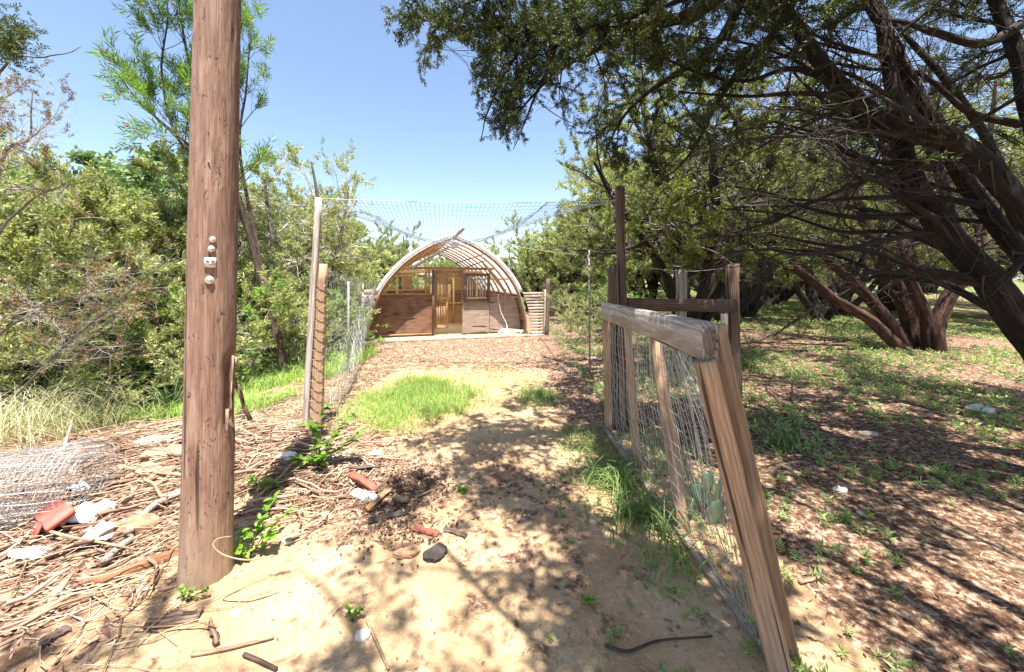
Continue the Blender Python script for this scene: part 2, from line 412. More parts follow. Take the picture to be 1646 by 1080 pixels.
def ground_mat():
    m, t, b = nmat('ground_soil'); ge = t.nodes.new('ShaderNodeNewGeometry'); v = ge.outputs['Position']
    at = t.nodes.new('ShaderNodeAttribute'); at.attribute_name = 'mask'
    sep = t.nodes.new('ShaderNodeSeparateColor'); t.links.new(at.outputs['Color'], sep.inputs[0])
    n1 = noise(t, v, 1.7, 6, .3); n2 = noise(t, v, 28, 5, .2, .65); n3 = noise(t, v, 120, 3); n4 = noise(t, v, 7, 5, .8)
    sand = ramp(t, n1, [(.3, (.33, .195, .105)), (.5, (.43, .29, .165)), (.7, (.53, .39, .24))])
    sand = mixc(t, ramp(t, n2, [(.38, (.6,)*3), (.52, (0,)*3)]), sand, (.33, .2, .11))
    sand = mixc(t, ramp(t, n3, [(.6, (0,)*3), (.7, (.6,)*3)]), sand, (.72, .6, .44))
    mul = ramp(t, n2, [(.33, (.035, .018, .012)), (.5, (.16, .09, .058)), (.66, (.5, .38, .27))])
    grn = ramp(t, n4, [(.35, (.07, .10, .025)), (.6, (.17, .2, .06)), (.75, (.3, .26, .12))])
    def fac(ch, amp=.9, k=n4):
        a = math_(t, 'ADD', ch, math_(t, 'MULTIPLY', math_(t, 'SUBTRACT', k, .5), amp))
        return ramp(t, a, [(.4, (0,)*3), (.6, (1,)*3)])
    col = mixc(t, fac(sep.outputs[0], 1.3), sand, mul)
    col = mixc(t, fac(sep.outputs[1], 1.0, n1), col, grn)
    col = mixc(t, fac(sep.outputs[2], .8), col, (.1, .06, .04))
    t.links.new(col, b.inputs['Base Color']); b.inputs['Roughness'].default_value = .95
    b.inputs['Specular IOR Level'].default_value = .1
    h = math_(t, 'ADD', math_(t, 'MULTIPLY', n2, .8), math_(t, 'MULTIPLY', n3, .25))
    bump(t, b, h, .9, .02); return m
M['ground'] = ground_mat()

# ------------------------------------------------------------------ ground
def masks(x, y):
    n = fbm(x*.9, y*.9, s=21)
    mul = .32+0*x
    mul = np.maximum(mul, sm(6.0, 7.4, y)*.6*(x < 3))
    mul = np.maximum(mul, .74*sm(1.15, 1.7, x+.15*(n-.5)))
    mul = np.maximum(mul, .75*sm(.25, .8, x)*sm(3.6, 4.6, y))
    mul = np.maximum(mul, .60*sm(-1.7, -2.2, x))
    mul = np.maximum(mul, .72*np.exp(-((x+.95)**2/.5+(y-2.8)**2/.4)))
    mul = np.maximum(mul, .50*np.exp(-((x-.1)**2/.9+(y-2.6)**2/2.5)))
    grn = 0.1+0*x
    grn = np.maximum(grn, .75*sm(-3.2, -4.5, x)*sm(3.8, 5.2, y))
    grn = np.maximum(grn, .45*np.exp(-((x+.9)**2/1.2+(y-5.1)**2/1.0)))
    grn = np.maximum(grn, .5*sm(2, 4, x)*sm(6, 10, y))
    grn = np.maximum(grn, .6*sm(18, 24, y))
    dark = .0+0*x
    dark = np.maximum(dark, .7*np.exp(-((x+1.3)**2/.035+(y-2.85)**2/.03)))
    for a_, b_, sa, sb_, k_ in ((-1.27, 2.8, .03, .02, .75), (-.72, 2.95, .02, .015, .7), (-.8, 2.65, .06, .02, .6), (-.65, 2.3, .05, .02, .55), (-1.0, 3.2, .04, .01, .5)):
        dark = np.maximum(dark, k_*np.exp(-((x-a_)**2/sa+(y-b_)**2/sb_)))
    dark = np.maximum(dark, .48*sm(-1.6, -2.0, x)*sm(4.5, 4.1, y)*sm(.42, .6, fbm(x*1.8, y*1.8, s=91)))
    return mul, grn, dark
nx, ny = 340, 340
ux = np.linspace(-5.3, 5.3, nx); xs = 1.5*np.sinh(ux)
uy = np.linspace(-2.6, 5.35, ny); ys = 2.3+1.4*np.sinh(uy)
X, Y = np.meshgrid(xs, ys); Z = H(X, Y)
V = np.stack([X, Y, Z], -1).reshape(-1, 3)
idx = np.arange(nx*ny).reshape(ny, nx)
Fq = np.stack([idx[:-1, :-1], idx[:-1, 1:], idx[1:, 1:], idx[1:, :-1]], -1).reshape(-1, 4)
gme = mesh_np('ground', V, Fq, smooth=True)
ca = gme.color_attributes.new('mask', 'FLOAT_COLOR', 'POINT')
mu, gn, dk = masks(X, Y)
ca.data.foreach_set('color', np.stack([mu, gn, dk, np.ones_like(mu)], -1).astype(np.float32).ravel())
link('ground', gme, M['ground'], kind='structure')

# ------------------------------------------------------------------ hoop coop
ARCH = [(-2.2, 0), (-2.13, .5), (-1.99, .96), (-1.82, 1.35), (-1.55, 1.73), (-1.14, 2.14), (-.55, 2.52), (0.06, 2.77)]
AL = catmull(ARCH, 25)
AR = np.array([(-x+.12*(z/2.74), z) for x, z in AL[::-1]])
AC = np.vstack([AL, AR[1:]])
def arch_x(z, side):
    a = AL if side < 0 else AR[::-1]
    return float(np.interp(z, a[:, 1], a[:, 0]))
def arch_z(x):
    return float(np.interp(x, AC[:, 0], AC[:, 1]))
YAW = math.radians(16)
cbase = Vector((-1.67, 10.6, h1(-1.67, 10.6)+.02))
coop = thing('chicken_coop', 'arched wooden chicken coop with white plastic roof cover and slatted screen door', 'coop', cbase, YAW)
LEN = 6.0
def normals2(a):
    d = np.gradient(a, axis=0); n = np.stack([-d[:, 1], d[:, 0]], -1); n /= np.linalg.norm(n, axis=1, keepdims=True)
    return n      # points outward for left-to-right traversal
def arch_band(a, o0, o1, y0, y1):
    n = normals2(a)
    A0 = a+n*o0; A1 = a+n*o1; K = len(a)
    V = []
    for y in (y0, y1):
        for q in (A0, A1):
            V += [(p[0], y, p[1]) for p in q]
    Fq = []
    f0, f1, b0, b1 = 0, K, 2*K, 3*K
    for i in range(K-1):
        Fq += [(f0+i, f0+i+1, f1+i+1, f1+i), (b1+i, b1+i+1, b0+i+1, b0+i), (f1+i, f1+i+1, b1+i+1, b1+i), (b0+i, b0+i+1, f0+i+1, f0+i)]
    Fq += [(f0, f1, b1, b0), (f0+K-1, b0+K-1, b1+K-1, f1+K-1)]
    return np.array(V), np.array(Fq)
def clipa(zmin):
    return AC[AC[:, 1] >= zmin]
for i in range(9):
    y = .0+i*(LEN/8)
    Vb, Fb = arch_band(AC, -.06, -.004, y, y+.04)
    link('rib', mesh_np('rib', Vb, Fb), M['w_brown'], coop)
upper = clipa(1.0)
Vb, Fb = arch_band(upper, 0.004, .014, -.04, LEN+.08)
link('roof_cover', mesh_np('roof_cover', Vb, Fb, smooth=False), M['cover'], coop)
Vb, Fb = arch_band(clipa(1.12), .004, .10, -.075, -.045)
link('edge_trim', mesh_np('edge_trim', Vb, Fb), M['white_pl'], coop)
Vb, Fb = arch_band(AC, -.035, .000, -.085, -.03)
link('edge_batten', mesh_np('edge_batten', Vb, Fb), M['w_grey'], coop)
# side skirts (boards low on the hoops) and purlins
for s in (-1, 1):
    for k in range(6):
        z0 = .02+k*.19; z1 = z0+.18
        x0, x1 = arch_x(z0, s)+s*.012, arch_x(z1, s)+s*.012
        beam('skirt_board', (((x0+x1)/2), -.02, (z0+z1)/2), ((x0+x1)/2, LEN, (z0+z1)/2), math.hypot(x1-x0, z1-z0), .02, M['w_ply'], coop,
             face=(s*(z1-z0), 0, -(x1-x0)*s*s), c=.002)
for j, q in enumerate((9, 14, 20, 29, 35, 40)):
    n = normals2(AC)[q]; p = AC[q]-n*.075
    beam('purlin', (p[0], .05, p[1]), (p[0], LEN, p[1]), .04, .02, M['w_brown'], coop, face=(n[0], 0, n[1]), c=.003)
SB = .36
def cx(zx): return zx*.0033-2.59
def cz(zy): return 3.204-zy*.0033
def clipped_panel(name, x0, x1, z0, z1, y, mat, th=.018, label=None, ins=.09):
    pts = []
    zz = np.linspace(z0, z1, 14)
    if x0 is None: L_ = [(arch_x(z, -1)+ins, z) for z in zz]
    else: L_ = [(x0, z) for z in (z0, z1)]
    if x1 is None: R_ = [(arch_x(z, 1)-ins, z) for z in zz[::-1]]
    else: R_ = [(x1, z) for z in (z1, z0)]
    poly = L_+R_; n = len(poly)
    V = [(p[0], y, p[1]) for p in poly]+[(p[0], y+th, p[1]) for p in poly]
    me = bpy.data.meshes.new(name)
    fs = [tuple(range(n-1, -1, -1)), tuple(range(n, 2*n))]+[(i, (i+1) % n, n+(i+1) % n, n+i) for i in range(n)]
    # rotate so grain runs horizontally: local z along x
    me.from_pydata([(v[2], v[1]-y, v[0]) for v in V], [], [tuple(reversed(f)) for f in fs]); me.update()
    o = link(name, me, mat, coop)
    o.matrix_basis = Matrix(((0, 0, 1, 0), (0, 1, 0, y), (1, 0, 0, 0), (0, 0, 0, 1)))
    if label: o['label'] = label
    return o
clipped_panel('plywood_panel', None, cx(640), .085, 1.17, SB, M['w_ply'], label='dark brown plywood left of the doorway')
clipped_panel('plywood_panel', cx(1137), None, .06, 1.10, SB, M['w_plyp'], label='stained plywood right of the screen window')
clipped_panel('plywood_panel', cx(893), cx(1130), .06, .93, SB-.04, M['w_plyp'], label='pale grey plywood below the screen window')
for (a, b_) in (((cx(190), SB-.03, 1.185), (cx(640), SB-.03, 1.185)), ((cx(120), SB-.025, .075), (cx(640), SB-.025, .075)),
                ((cx(1137), SB-.03, 1.125), (cx(1330), SB-.03, 1.125)), ((cx(300), SB-.05, 1.91), (cx(1170), SB-.05, 1.90))):
    beam('wall_rail', a, b_, .07 if b_[2] > 1.5 else .035, .04, M['w_brown'], coop, c=.004)
beam('door_post', (cx(645), SB-.035, .04), (cx(645), SB-.035, 1.86), .07, .06, M['w_dark'], coop)
beam('door_post', (cx(893), SB-.03, .93), (cx(893), SB-.03, 1.86), .05, .05, M['w_brown'], coop)
beam('door_header', (cx(663), SB, 1.80), (cx(900), SB, 1.80), .1, .03, M['w_brown'], coop)
beam('door_header', (cx(663), SB+.01, 1.69), (cx(900), SB+.01, 1.69), .08, .03, M['w_yellow'], coop)
# door leaf
def frame(parent_obj, name, x0, x1, z0, z1, y, wd, mat, bars=0, bar_mat=None, bw=.025):
    ps = [((x0+wd/2, y, z0), (x0+wd/2, y, z1)), ((x1-wd/2, y, z0), (x1-wd/2, y, z1)),
          ((x0+wd, y, z0+wd/2), (x1-wd, y, z0+wd/2)), ((x0+wd, y, z1-wd/2), (x1-wd, y, z1-wd/2))]
    for a, b_ in ps: beam('frame_board', a, b_, wd, .03, mat, parent_obj, c=.003)
    for k in range(bars):
        x = x0+wd+(x1-x0-2*wd)*(k+.5)/bars
        beam('bar', (x, y+.004, z0+wd), (x, y+.004, z1-wd), bw, .018, bar_mat or mat, parent_obj, c=.002)
leaf = link('door', None, None, coop, (0, 0, 0))
frame(leaf, 'door', cx(660), cx(772), .2, 1.63, SB+.05, .06, M['w_brown'])
for k in range(4): 
    x = cx(685)+k*.075
    beam('bar', (x, SB+.055, 1.1), (x, SB+.055, 1.57), .025, .018, M['w_yellow'], leaf, c=.002)
for k in range(5):
    x = cx(678)+k*.065
    beam('bar', (x, SB+.055, .32), (x, SB+.055, .86), .028, .018, M['w_yellow'], leaf, c=.002)
beam('frame_board', (cx(678), SB+.05, 1.06), (cx(755), SB+.05, 1.06), .07, .03, M['w_brown'], leaf)
beam('frame_board', (cx(678), SB+.05, .92), (cx(755), SB+.05, .92), .13, .02, M['w_brown'], leaf)
beam('frame_board', (cx(678), SB+.05, .265), (cx(755), SB+.05, .265), .05, .02, M['w_brown'], leaf)
leaf.name = 'door'
# screen window
sw = link('screen_window', None, None, coop, (0, 0, 0))
frame(sw, 'screen', cx(903), cx(1134), 1.0, 1.77, SB-.10, .085, M['w_dark'])
for k in range(8):
    x = cx(935)+k*.072
    beam('bar', (x+.01*(k % 2), SB-.095, 1.08), (x, SB-.095, 1.70), .028, .018, M['w_white'], sw, c=.002)
beam('sill', (cx(900), SB-.08, .965), (cx(1134), SB-.08, .965), .07, .05, M['w_dark'], coop)
# left window opening frames
for zx in (590, 612, 395): beam('stud', (cx(zx), SB+.06, 1.19), (cx(zx), SB+.06, 1.87), .05, .05, M['w_yellow'], coop, c=.003)
beam('wall_rail', (cx(330), SB+.03, 1.70), (cx(590), SB+.03, 1.70), .04, .03, M['w_yellow'], coop)
beam('wall_rail', (cx(250), SB+.03, 1.30), (cx(590), SB+.03, 1.30), .03, .03, M['w_yellow'], coop)
fw = link('small_window', None, None, coop, (0, 0, 0))
frame(fw, 'fw', cx(515), cx(585), 1.32, 1.68, SB+.03, .035, M['w_yellow'])
# interior partition and rear wall
PY = 3.0
for k in range(6):
    x = -.35+k*.13
    beam('partition_board', (x, PY, .78), (x, PY, 1.42), .10, .02, M['w_yellow'], coop, c=.002)
clipped_panel('partition_panel', -1.9, 1.0, .05, .74, PY+.05, M['w_brown'])
beam('partition_rail', (-1.7, PY, .76), (1.4, PY, .76), .06, .05, M['w_brown'], coop)
beam('partition_rail', (-1.6, PY-.02, 1.86), (1.5, PY-.02, 1.86), .08, .05, M['w_brown'], coop)
for x in (-1.45, -.5, .45, 1.3): beam('stud', (x, PY, .05), (x, PY, 1.83), .06, .06, M['w_yellow'], coop)
clipped_panel('rear_panel', None, None, .02, 1.15, LEN, M['w_ply'])
clipped_panel('rear_panel', .1, None, 1.17, 1.95, LEN, M['w_brown'])
clipped_panel('rear_panel', -1.3, -.9, 1.17, 1.95, LEN, M['w_brown'])
beam('wall_rail', (-1.4, LEN, 1.97), (1.5, LEN, 1.97), .08, .05, M['w_brown'], coop)
beam('stud', (-.35, LEN-.02, 1.17), (-.35, LEN-.02, 2.5), .06, .05, M['w_brown'], coop)
beam('brace', (cx(912), SB+.1, cz(392)), (cx(1112), SB+.1, cz(315)), .035, .025, M['w_brown'], coop)
beam('brace', (cx(1060), SB-.1, cz(330)), (cx(1300), SB-.1, cz(640)), .06, .04, M['w_brown'], coop, face=(0, -1, 0))
beam('brace', (cx(470), SB-.1, cz(395)), (cx(770), SB-.1, cz(215)), .07, .03, M['w_grey'], coop)
beam('hanging_stick', (cx(1272), SB-.12, cz(775)), (cx(1272), SB-.12, cz(570)), .03, .025, M['w_white'], coop)
beam('gable_post', (cx(640), SB-.06, 1.95), (cx(640), SB-.06, 2.32), .02, .02, M['w_white'], coop)
beam('ridge_board', (.02, -.1, 2.68), (.30, -.28, 2.98), .10, .035, M['w_grey'], coop, face=(.3, -1, -.5), rings=5, jit=.003)
lamp = link('flood_light', None, None, coop, (cx(822), SB-.22, cz(203)))
lb = beam_mesh(.13, .2, .07, .012); o = link('lamp_housing', lb, M['lid'], lamp, (0, 0, -.065))
o = link('lamp_glass', beam_mesh(.095, .16, .008, .003), M['white_pl'], lamp, (0, -.041, -.0475))
beam('lamp_bracket', (0, .03, .06), (0, .06, .2), .02, .01, M['metal'], lamp)
# straw floor
floor_v = [(-2.05, .4), (2.05, .4), (2.05, LEN-.05), (-2.05, LEN-.05)]
fl = mesh_np('coop_floor', [(a, b_, .012) for a, b_ in floor_v]+[(a, b_, -.3) for a, b_ in floor_v],
             np.array([(0, 1, 2, 3), (4, 7, 6, 5), (0, 4, 5, 1), (1, 5, 6, 2), (2, 6, 7, 3), (3, 7, 4, 0)]))
link('floor', fl, plain('straw_floor', (.46, .33, .18), .95, 0, .35, 14), coop)
# slab in front
slab = link('slab', None, None)
COL.objects.unlink(slab); bpy.data.objects.remove(slab)
def rotxy(p): 
    c, s = math.cos(YAW), math.sin(YAW); return Vector((cbase.x+c*p[0]-s*p[1], cbase.y+s*p[0]+c*p[1], 0))
sl = [(-2.5, -.32), (-1.2, -.36), (.6, -.34), (2.6, -.36), (2.62, .345), (-2.5, .345)]
vv = [rotxy(p) for p in sl]
me = bpy.data.meshes.new('slab'); n = len(vv)
me.from_pydata([(v.x, v.y, cbase.z+.015) for v in vv]+[(v.x, v.y, -.3) for v in vv], [], [tuple(range(n)), tuple(range(2*n-1, n-1, -1))]+[(i, n+i, n+(i+1) % n, (i+1) % n) for i in range(n)])
link('concrete_slab', me, M['concrete'], kind='structure')
# hose
hp = []
for k in range(70):
    a = k*.42; r = .22+.09*math.sin(k*.23)
    hp.append((1.72+r*1.25*math.cos(a)+.05*math.sin(k*.9), .02+r*.5*math.sin(a), .03+.05*abs(math.sin(k*.31))+.0012*k))
hp += [(1.62, .1, .25), (1.48, .2, .6), (1.42, .22, .85), (1.38, .24, 1.1), (1.42, .27, 1.13)]
hose = link('garden_hose', stick_mesh([tuple(cbase+Matrix.Rotation(YAW, 3, 'Z') @ Vector(p)) for p in hp], .008, .008, 6, 320), M['hose'])
tag(hose, 'tangled white hose hung from the wall and coiled at the right of the coop', 'hose')
# wing walls
wl = thing('plank_wall', 'short wall of stacked pale planks left of the coop arch', 'wall', rotxy((-2.25, -.1)), YAW)
wl.location.z = cbase.z
zz = [0, .13, .3, .43, .6, .72, .9, 1.02, 1.2, 1.33]
for k in range(len(zz)-1):
    z0, z1 = zz[k], zz[k+1]; zc = (z0+z1)/2
    xr = arch_x(zc, -1)+2.2 - .02
    xl = -.30+.16*zc-.03*(k % 2)
    beam('plank', (xl, -.02-.02*(k % 2), zc), (xr, -.02-.02*(k % 2), zc), z1-z0-.008, .04, M['w_white'], wl, rings=4, jit=.002)
beam('backing_post', (-.15, .06, 0), (-.1, .06, 1.3), .09, .09, M['w_dark'], wl)
wr = thing('slat_wall', 'narrow wall of pale horizontal slats between coop arch and rough post', 'wall', rotxy((2.25, -.1)), YAW)
wr.location.z = cbase.z
for k in range(14):
    z = .03+k*.087; x0 = arch_x(z, 1)-2.2+.03
    beam('slat', (x0, -.02, z+.03), (.46, -.02, z+.03+.004*(k % 3)), .064, .022, M['w_white'], wr)
beam('backing_post', (.30, .05, 0), (.30, .05, 1.2), .07, .07, M['w_dark'], wr)
beam('post', (.50, -.06, -.05), (.53, -.05, 1.62), .10, .10, M['w_dark'], wr, rings=9, jit=.005)
beam('post', (.40, -.075, -.05), (.44, -.07, 1.3), .045, .05, M['w_white'], wr, rings=5, jit=.003)

# ------------------------------------------------------------------ utility pole
pb = G(331, 922); PR = .056*pb.y; print('POLE', pb, PR)
pole = thing('utility_pole', 'thick brown wooden utility pole with metal washers and a splintered side', 'pole', pb)
K, S = 260, 64
zs = np.linspace(-.2, 6.3, K); an = np.arange(S)*2*math.pi/S
Zg, Ag = np.meshgrid(zs, an, indexing='ij')
Rr = PR*(1-.042*np.clip(Zg, 0, 9))
Rr = Rr + .004*(fbm(np.cos(Ag)*2.2+5, np.sin(Ag)*2.2, Zg*1.2, s=2)-.47)*2 + .0028*np.sin(Ag*3+Zg*.7)
Rr = Rr - .006*np.exp(-((np.abs(np.sin(Ag*2.5+.25*np.sin(Zg*1.1)+.5))/.05)**2))*(fbm(np.cos(Ag)*3, np.sin(Ag)*3, Zg*.8, s=9) > .47)
Rr = Rr - .0022*(vnoise(np.cos(Ag)*9, np.sin(Ag)*9, Zg*10, s=4) > .72)
# scar: wood split away on the right-hand side between about 0.75 and 1.2 m
sc = np.exp(-(((Ag-(.12+2*math.pi)+math.pi) % (2*math.pi)-math.pi)/.42)**2)*sm(.72, .86, Zg)*sm(1.2, 1.12, Zg)
Rr = Rr - sc*(.026+.014*vnoise(Ag*9, Zg*5, s=8))
Rr = Rr + .008*sm(.15, -.1, Zg)
lean = .022
V = np.stack([Rr*np.cos(Ag)+lean*Zg, Rr*np.sin(Ag), Zg], -1).reshape(-1, 3)
ii = np.arange(K*S).reshape(K, S); jj = np.roll(ii, -1, axis=1)
Fq = np.stack([ii[:-1], jj[:-1], jj[1:], ii[1:]], -1).reshape(-1, 4)
link('shaft', mesh_np('shaft', V, [Fq, np.array([tuple(ii[-1])])], smooth=True), M['pole'], pole)
def pole_pt(px, py, off=.004):
    """point on the pole's near surface seen at that place in the photograph"""
    for Yq in [pb.y-PR-.01+.0002*k for k in range(700)]:
        q = P(px, py, Yq)-pb
        r = PR*(1-.042*q.z)
        if math.hypot(q.x-lean*q.z, q.y) <= r+off: break
    nrm = Vector((q.x-lean*q.z, q.y, 0)).normalized()
    return q, nrm
def disc_mesh(r, th, sides=20, hole=None):
    V = []; Fq = []
    for (rr, y) in ((r, 0), (r*.97, -th*.7), (r*.86, -th), (r*.3, -th), (r*.28, -th*2.4), (r*.12, -th*2.6)):
        V += [(rr*math.cos(2*math.pi*k/sides), y, rr*math.sin(2*math.pi*k/sides)) for k in range(sides)]
    for q in range(5):
        Fq += [(q*sides+k, q*sides+(k+1) % sides, (q+1)*sides+(k+1) % sides, (q+1)*sides+k) for k in range(sides)]
    return mesh_np('washer', V, [np.array(Fq), np.array([tuple(range(5*sides, 6*sides)), tuple(range(sides-1, -1, -1))])])
for (px, py, r) in ((342, 385, .0155), (340, 400, .0165), (337, 450, .0205)):
    q, nrm = pole_pt(px, py)
    o = link('washer', disc_mesh(r, .004), M['metal'], pole)
    o.matrix_basis = Matrix.Translation(q) @ nrm.to_track_quat('-Y', 'Z').to_matrix().to_4x4()
q, nrm = pole_pt(338, 422)
o = link('square_washer', beam_mesh(.05, .05, .008, .002), M['metal'], pole)
R_ = nrm.to_track_quat('-Y', 'Z').to_matrix().to_4x4()
o.matrix_basis = Matrix.Translation(q) @ R_ @ Matrix.Translation((0, 0, -.025))
for dx, dz in ((-.011, .01), (.011, .01), (0, -.009)):
    n_ = link('bolt_head', disc_mesh(.0065, .004, 8), M['wire_rust'], o, (dx, -.006, .025+dz))
for k in range(4):
    z0 = .74+.09*k; a = -.12+.15*(k % 4)
    x = (PR-.012)*math.cos(a)+lean*z0; y = (PR-.012)*math.sin(a)
    beam('splinter', (x, y, z0), (x+.012+.01*(k % 2), y-.01, z0+.15+.05*(k % 3)), .014, .008, M['pole'], pole, rings=4, jit=.003)
beam('splinter', (.13, .05, 1.0), (.19, .06, .80), .02, .01, M['w_dark'], pole, rings=4, jit=.004)
# twisted root hooked round the foot
vp = [P(440, 893, 1.9), P(400, 900, 1.85), P(362, 893, 1.83), P(343, 878, 1.82), P(350, 866, 1.84), P(372, 862, 1.88)]
tag(link('dead_vine', stick_mesh(vp, .004, .003, 5, 24), M['straw']), 'thin pale vine looped at the foot of the utility pole', 'vine')

# ------------------------------------------------------------------ wire helpers
def wire_obj(name, lines, r, mat, parent=None, sides=3, label=None):
    n = max(len(l) for l in lines)
    A = np.array([catmull(l, 14) if len(l) > 2 else np.linspace(l[0], l[1], 14) for l in lines])
    if parent is not None: A = A-np.array(parent.location)
    V, Fq = tubes(A, np.full(A.shape[:2], r), sides)
    o = link(name, mesh_np(name, V, Fq, smooth=True), mat, parent); o['kind'] = 'stuff' if parent is None else 'thing'
    return o
def patch(c00, c10, c11, c01, nu, nv, bulge, seed, jit=.004, useq=None):
    """wires of a net: bilinear patch, nu lines along u, nv along v"""
    c00, c10, c11, c01 = [np.array(c) for c in (c00, c10, c11, c01)]
    rng = np.random.default_rng(seed)
    def S(u, v):
        p = (1-u)*(1-v)*c00+u*(1-v)*c10+u*v*c11+(1-u)*v*c01
        n = 4*u*(1-u)*4*v*(1-v)
        return p+np.array(bulge)*n + np.array(bulge)*.5*math.sin(9*u+4*v)*math.sin(7*v+u)
    L = []
    for v in np.linspace(0, 1, nv):
        o = rng.normal(0, jit, 3); L.append([tuple(S(u, v)+o+rng.normal(0, jit*.6, 3)) for u in np.linspace(0, 1, 9)])
    for u in np.linspace(0, 1, nu):
        o = rng.normal(0, jit, 3); L.append([tuple(S(u, v)+o+rng.normal(0, jit*.6, 3)) for v in np.linspace(0, 1, 9)])
    return L

# ------------------------------------------------------------------ left wire fence
lb0 = Vector((-2.03, 4.0, h1(-2.03, 4.0)))
lf = thing('wire_fence', 'wire mesh fence running from the tan square post back to the coop at left', 'fence', lb0); lf['_abs'] = 1
beam('post', P(507, 715, 4.0), P(515, 424, 4.0), .115, .10, M['w_tan'], lf, face=(.25, -1, 0), c=.008, rings=12, jit=.0018)
beam('tall_post', P(489, 720, 3.93), P(512, 318, 3.93), .06, .045, M['w_grey'], lf, c=.006, rings=14, jit=.002)
for k in range(16):
    yy = 443+k*16.4; off = (yy-424)/291*8
    c = [P(499-off, yy-2, 3.935), P(502-off, yy+3, 3.925), P(510-off, yy+5+1.5*math.sin(k*2.1), 3.922), P(519-off, yy+3, 3.925), P(525-off, yy-2, 3.95), P(527-off, yy-4, 4.05)]
    link('wire_tie', stick_mesh([Vector(p)-lb0 for p in c], .0028, .0028, 4, 14), M['wire_rust'], lf)
A0 = P(521, 432, 4.02); B0 = P(517, 706, 4.02)
A1 = P(604, 458, 10.1); B1 = P(583, 552, 10.0)
mid = Vector((-2.75, 7.0, 0))
L1 = patch(A0, A1, B1, B0, 60, 17, (.06, 0, -.05), 3, .006)
wire_obj('wire_mesh', L1, .0016, M['wire'], lf)
# loose second layer leaning in at the far end
L2 = patch(P(548, 560, 5.2), P(604, 452, 9.8), P(580, 560, 9.6), P(522, 712, 4.3), 40, 16, (.12, 0, .02), 5, .02)
wire_obj('loose_mesh', L2, .0018, M['wire'], lf)
for (px, py0, py1, Y) in ((560, 452, 625, 6.3), (583, 455, 570, 8.6)):
    beam('stake', P(px, py1, Y), P(px, py0, Y), .035, .02, M['wire_rust'], lf)

# ------------------------------------------------------------------ right posts and fixed frame
rf = thing('fence_frame', 'old brown timber fence frame with a horizontal beam behind the open gate', 'fence', G(985, 690)); rf['_abs'] = 1
beam('post', P(989, 698, 4.16), P(984, 430, 4.16), .085, .09, M['w_dark'], rf, rings=10, jit=.003)
beam('tall_post', P(1004, 692, 4.3), P(996, 300, 4.3), .09, .08, M['w_dark'], rf, rings=14, jit=.004)
beam('rail', P(1008, 490, 4.33), P(1183, 491, 4.66), .145, .06, M['w_dark'], rf, rings=8, jit=.003)
beam('corner_post', P(1184, 664, 4.72), P(1176, 424, 4.72), .13, .12, M['w_dark'], rf, face=(-.4, -1, 0), rings=10, jit=.006)
beam('corner_board', P(1166, 640, 4.60), P(1164, 504, 4.60), .08, .03, M['w_grey'], rf, rings=5, jit=.003)
beam('rear_post', P(1096, 640, 6.0), P(1095, 432, 6.0), .13, .12, M['w_grey'], rf, rings=8, jit=.005)
wire_obj('tie_wire', [[P(1176, 430, 4.72), P(1100, 436, 4.9), P(1000, 425, 4.4)], [P(1178, 424, 4.7), P(1150, 405, 4.8), P(1120, 395, 4.9)]], .002, M['wire_rust'], rf)
L3 = patch(P(1000, 505, 4.4), P(1094, 505, 6.0), P(1094, 632, 6.0), P(1000, 688, 4.4), 22, 12, (.02, 0, 0), 8, .006)
wire_obj('wire_mesh', L3, .0014, M['wire_rust'], rf)
gl = thing('fallen_beam', 'grey timber beam lying on the ground behind the open gate', 'beam', G(1115, 622)); gl['_abs'] = 1
beam('beam', P(1100, 604, 6.1), P(1146, 652, 4.95), .11, .10, M['w_grey'], gl, face=(-1, 0, 0), rings=10, jit=.004)

# ------------------------------------------------------------------ leaning gate
gt = thing('leaning_gate', 'sagging wooden gate with grey top rail, tan leaning post and wire mesh', 'gate', G(1040, 790)); gt['_abs'] = 1
nt_ = P(1141, 549, 1.68); ft = P(972, 499, 4.06)
beam('top_rail', nt_, ft, .165, .07, M['w_grey'], gt, face=(-1, 0, 0), c=.003, rings=18, jit=.0008)
beam('gate_post', P(1263, 1112, 1.56), P(1133, 580, 1.665), .085, .085, M['w_tan'], gt, face=(-.55, -1, 0), c=.004, rings=18, jit=.0012, label='wide tan leaning front post')
beam('gate_post', P(1281, 1110, 1.62), P(1150, 522, 1.72), .075, .045, M['w_tan'], gt, face=(-.55, -1, 0), c=.004, rings=16, jit=.0012, label='thinner board beside the leaning post')
beam('bottom_rail', P(1250, 1082, 1.585), P(975, 696, 4.02), .10, .05, M['w_greyb'], gt, face=(-1, 0, -.1), c=.006, rings=18, jit=.002)
beam('stud', P(978, 703, 4.07), P(975, 513, 4.07), .07, .05, M['w_tan'], gt, rings=8, jit=.0015)
beam('stud', P(1025, 757, 3.22), P(1008, 519, 3.42), .06, .045, M['w_tan'], gt, rings=8, jit=.0015)
beam('stud', P(1101, 866, 2.42), P(1052, 537, 2.66), .075, .045, M['w_tan'], gt, rings=10, jit=.0015)
beam('stud', P(1003, 694, 4.0), P(1000, 508, 4.02), .09, .03, M['w_dark'], gt, rings=8, jit=.003)
L4 = patch(P(978, 512, 4.0), P(1108, 566, 1.86), P(1236, 1060, 1.62), P(980, 697, 4.0), 46, 14, (-.03, 0, -.03), 12, .006)
wire_obj('wire_mesh', L4, .0017, M['wire'], gt)
rng = np.random.default_rng(3); LL = []
for k in range(22):
    u = k/22; a = P(1065+45*u, 548+25*u+rng.normal(0, 12), 2.5-.6*u); b_ = P(1120+100*u, 800+240*u, 2.35-.65*u)
    m_ = (a+b_)/2+Vector((rng.normal(.06, .03), rng.normal(0, .03), rng.normal(0, .05)))
    LL.append([a, (a*2+m_)/3+Vector(rng.normal(0, .015, 3)), m_, b_])
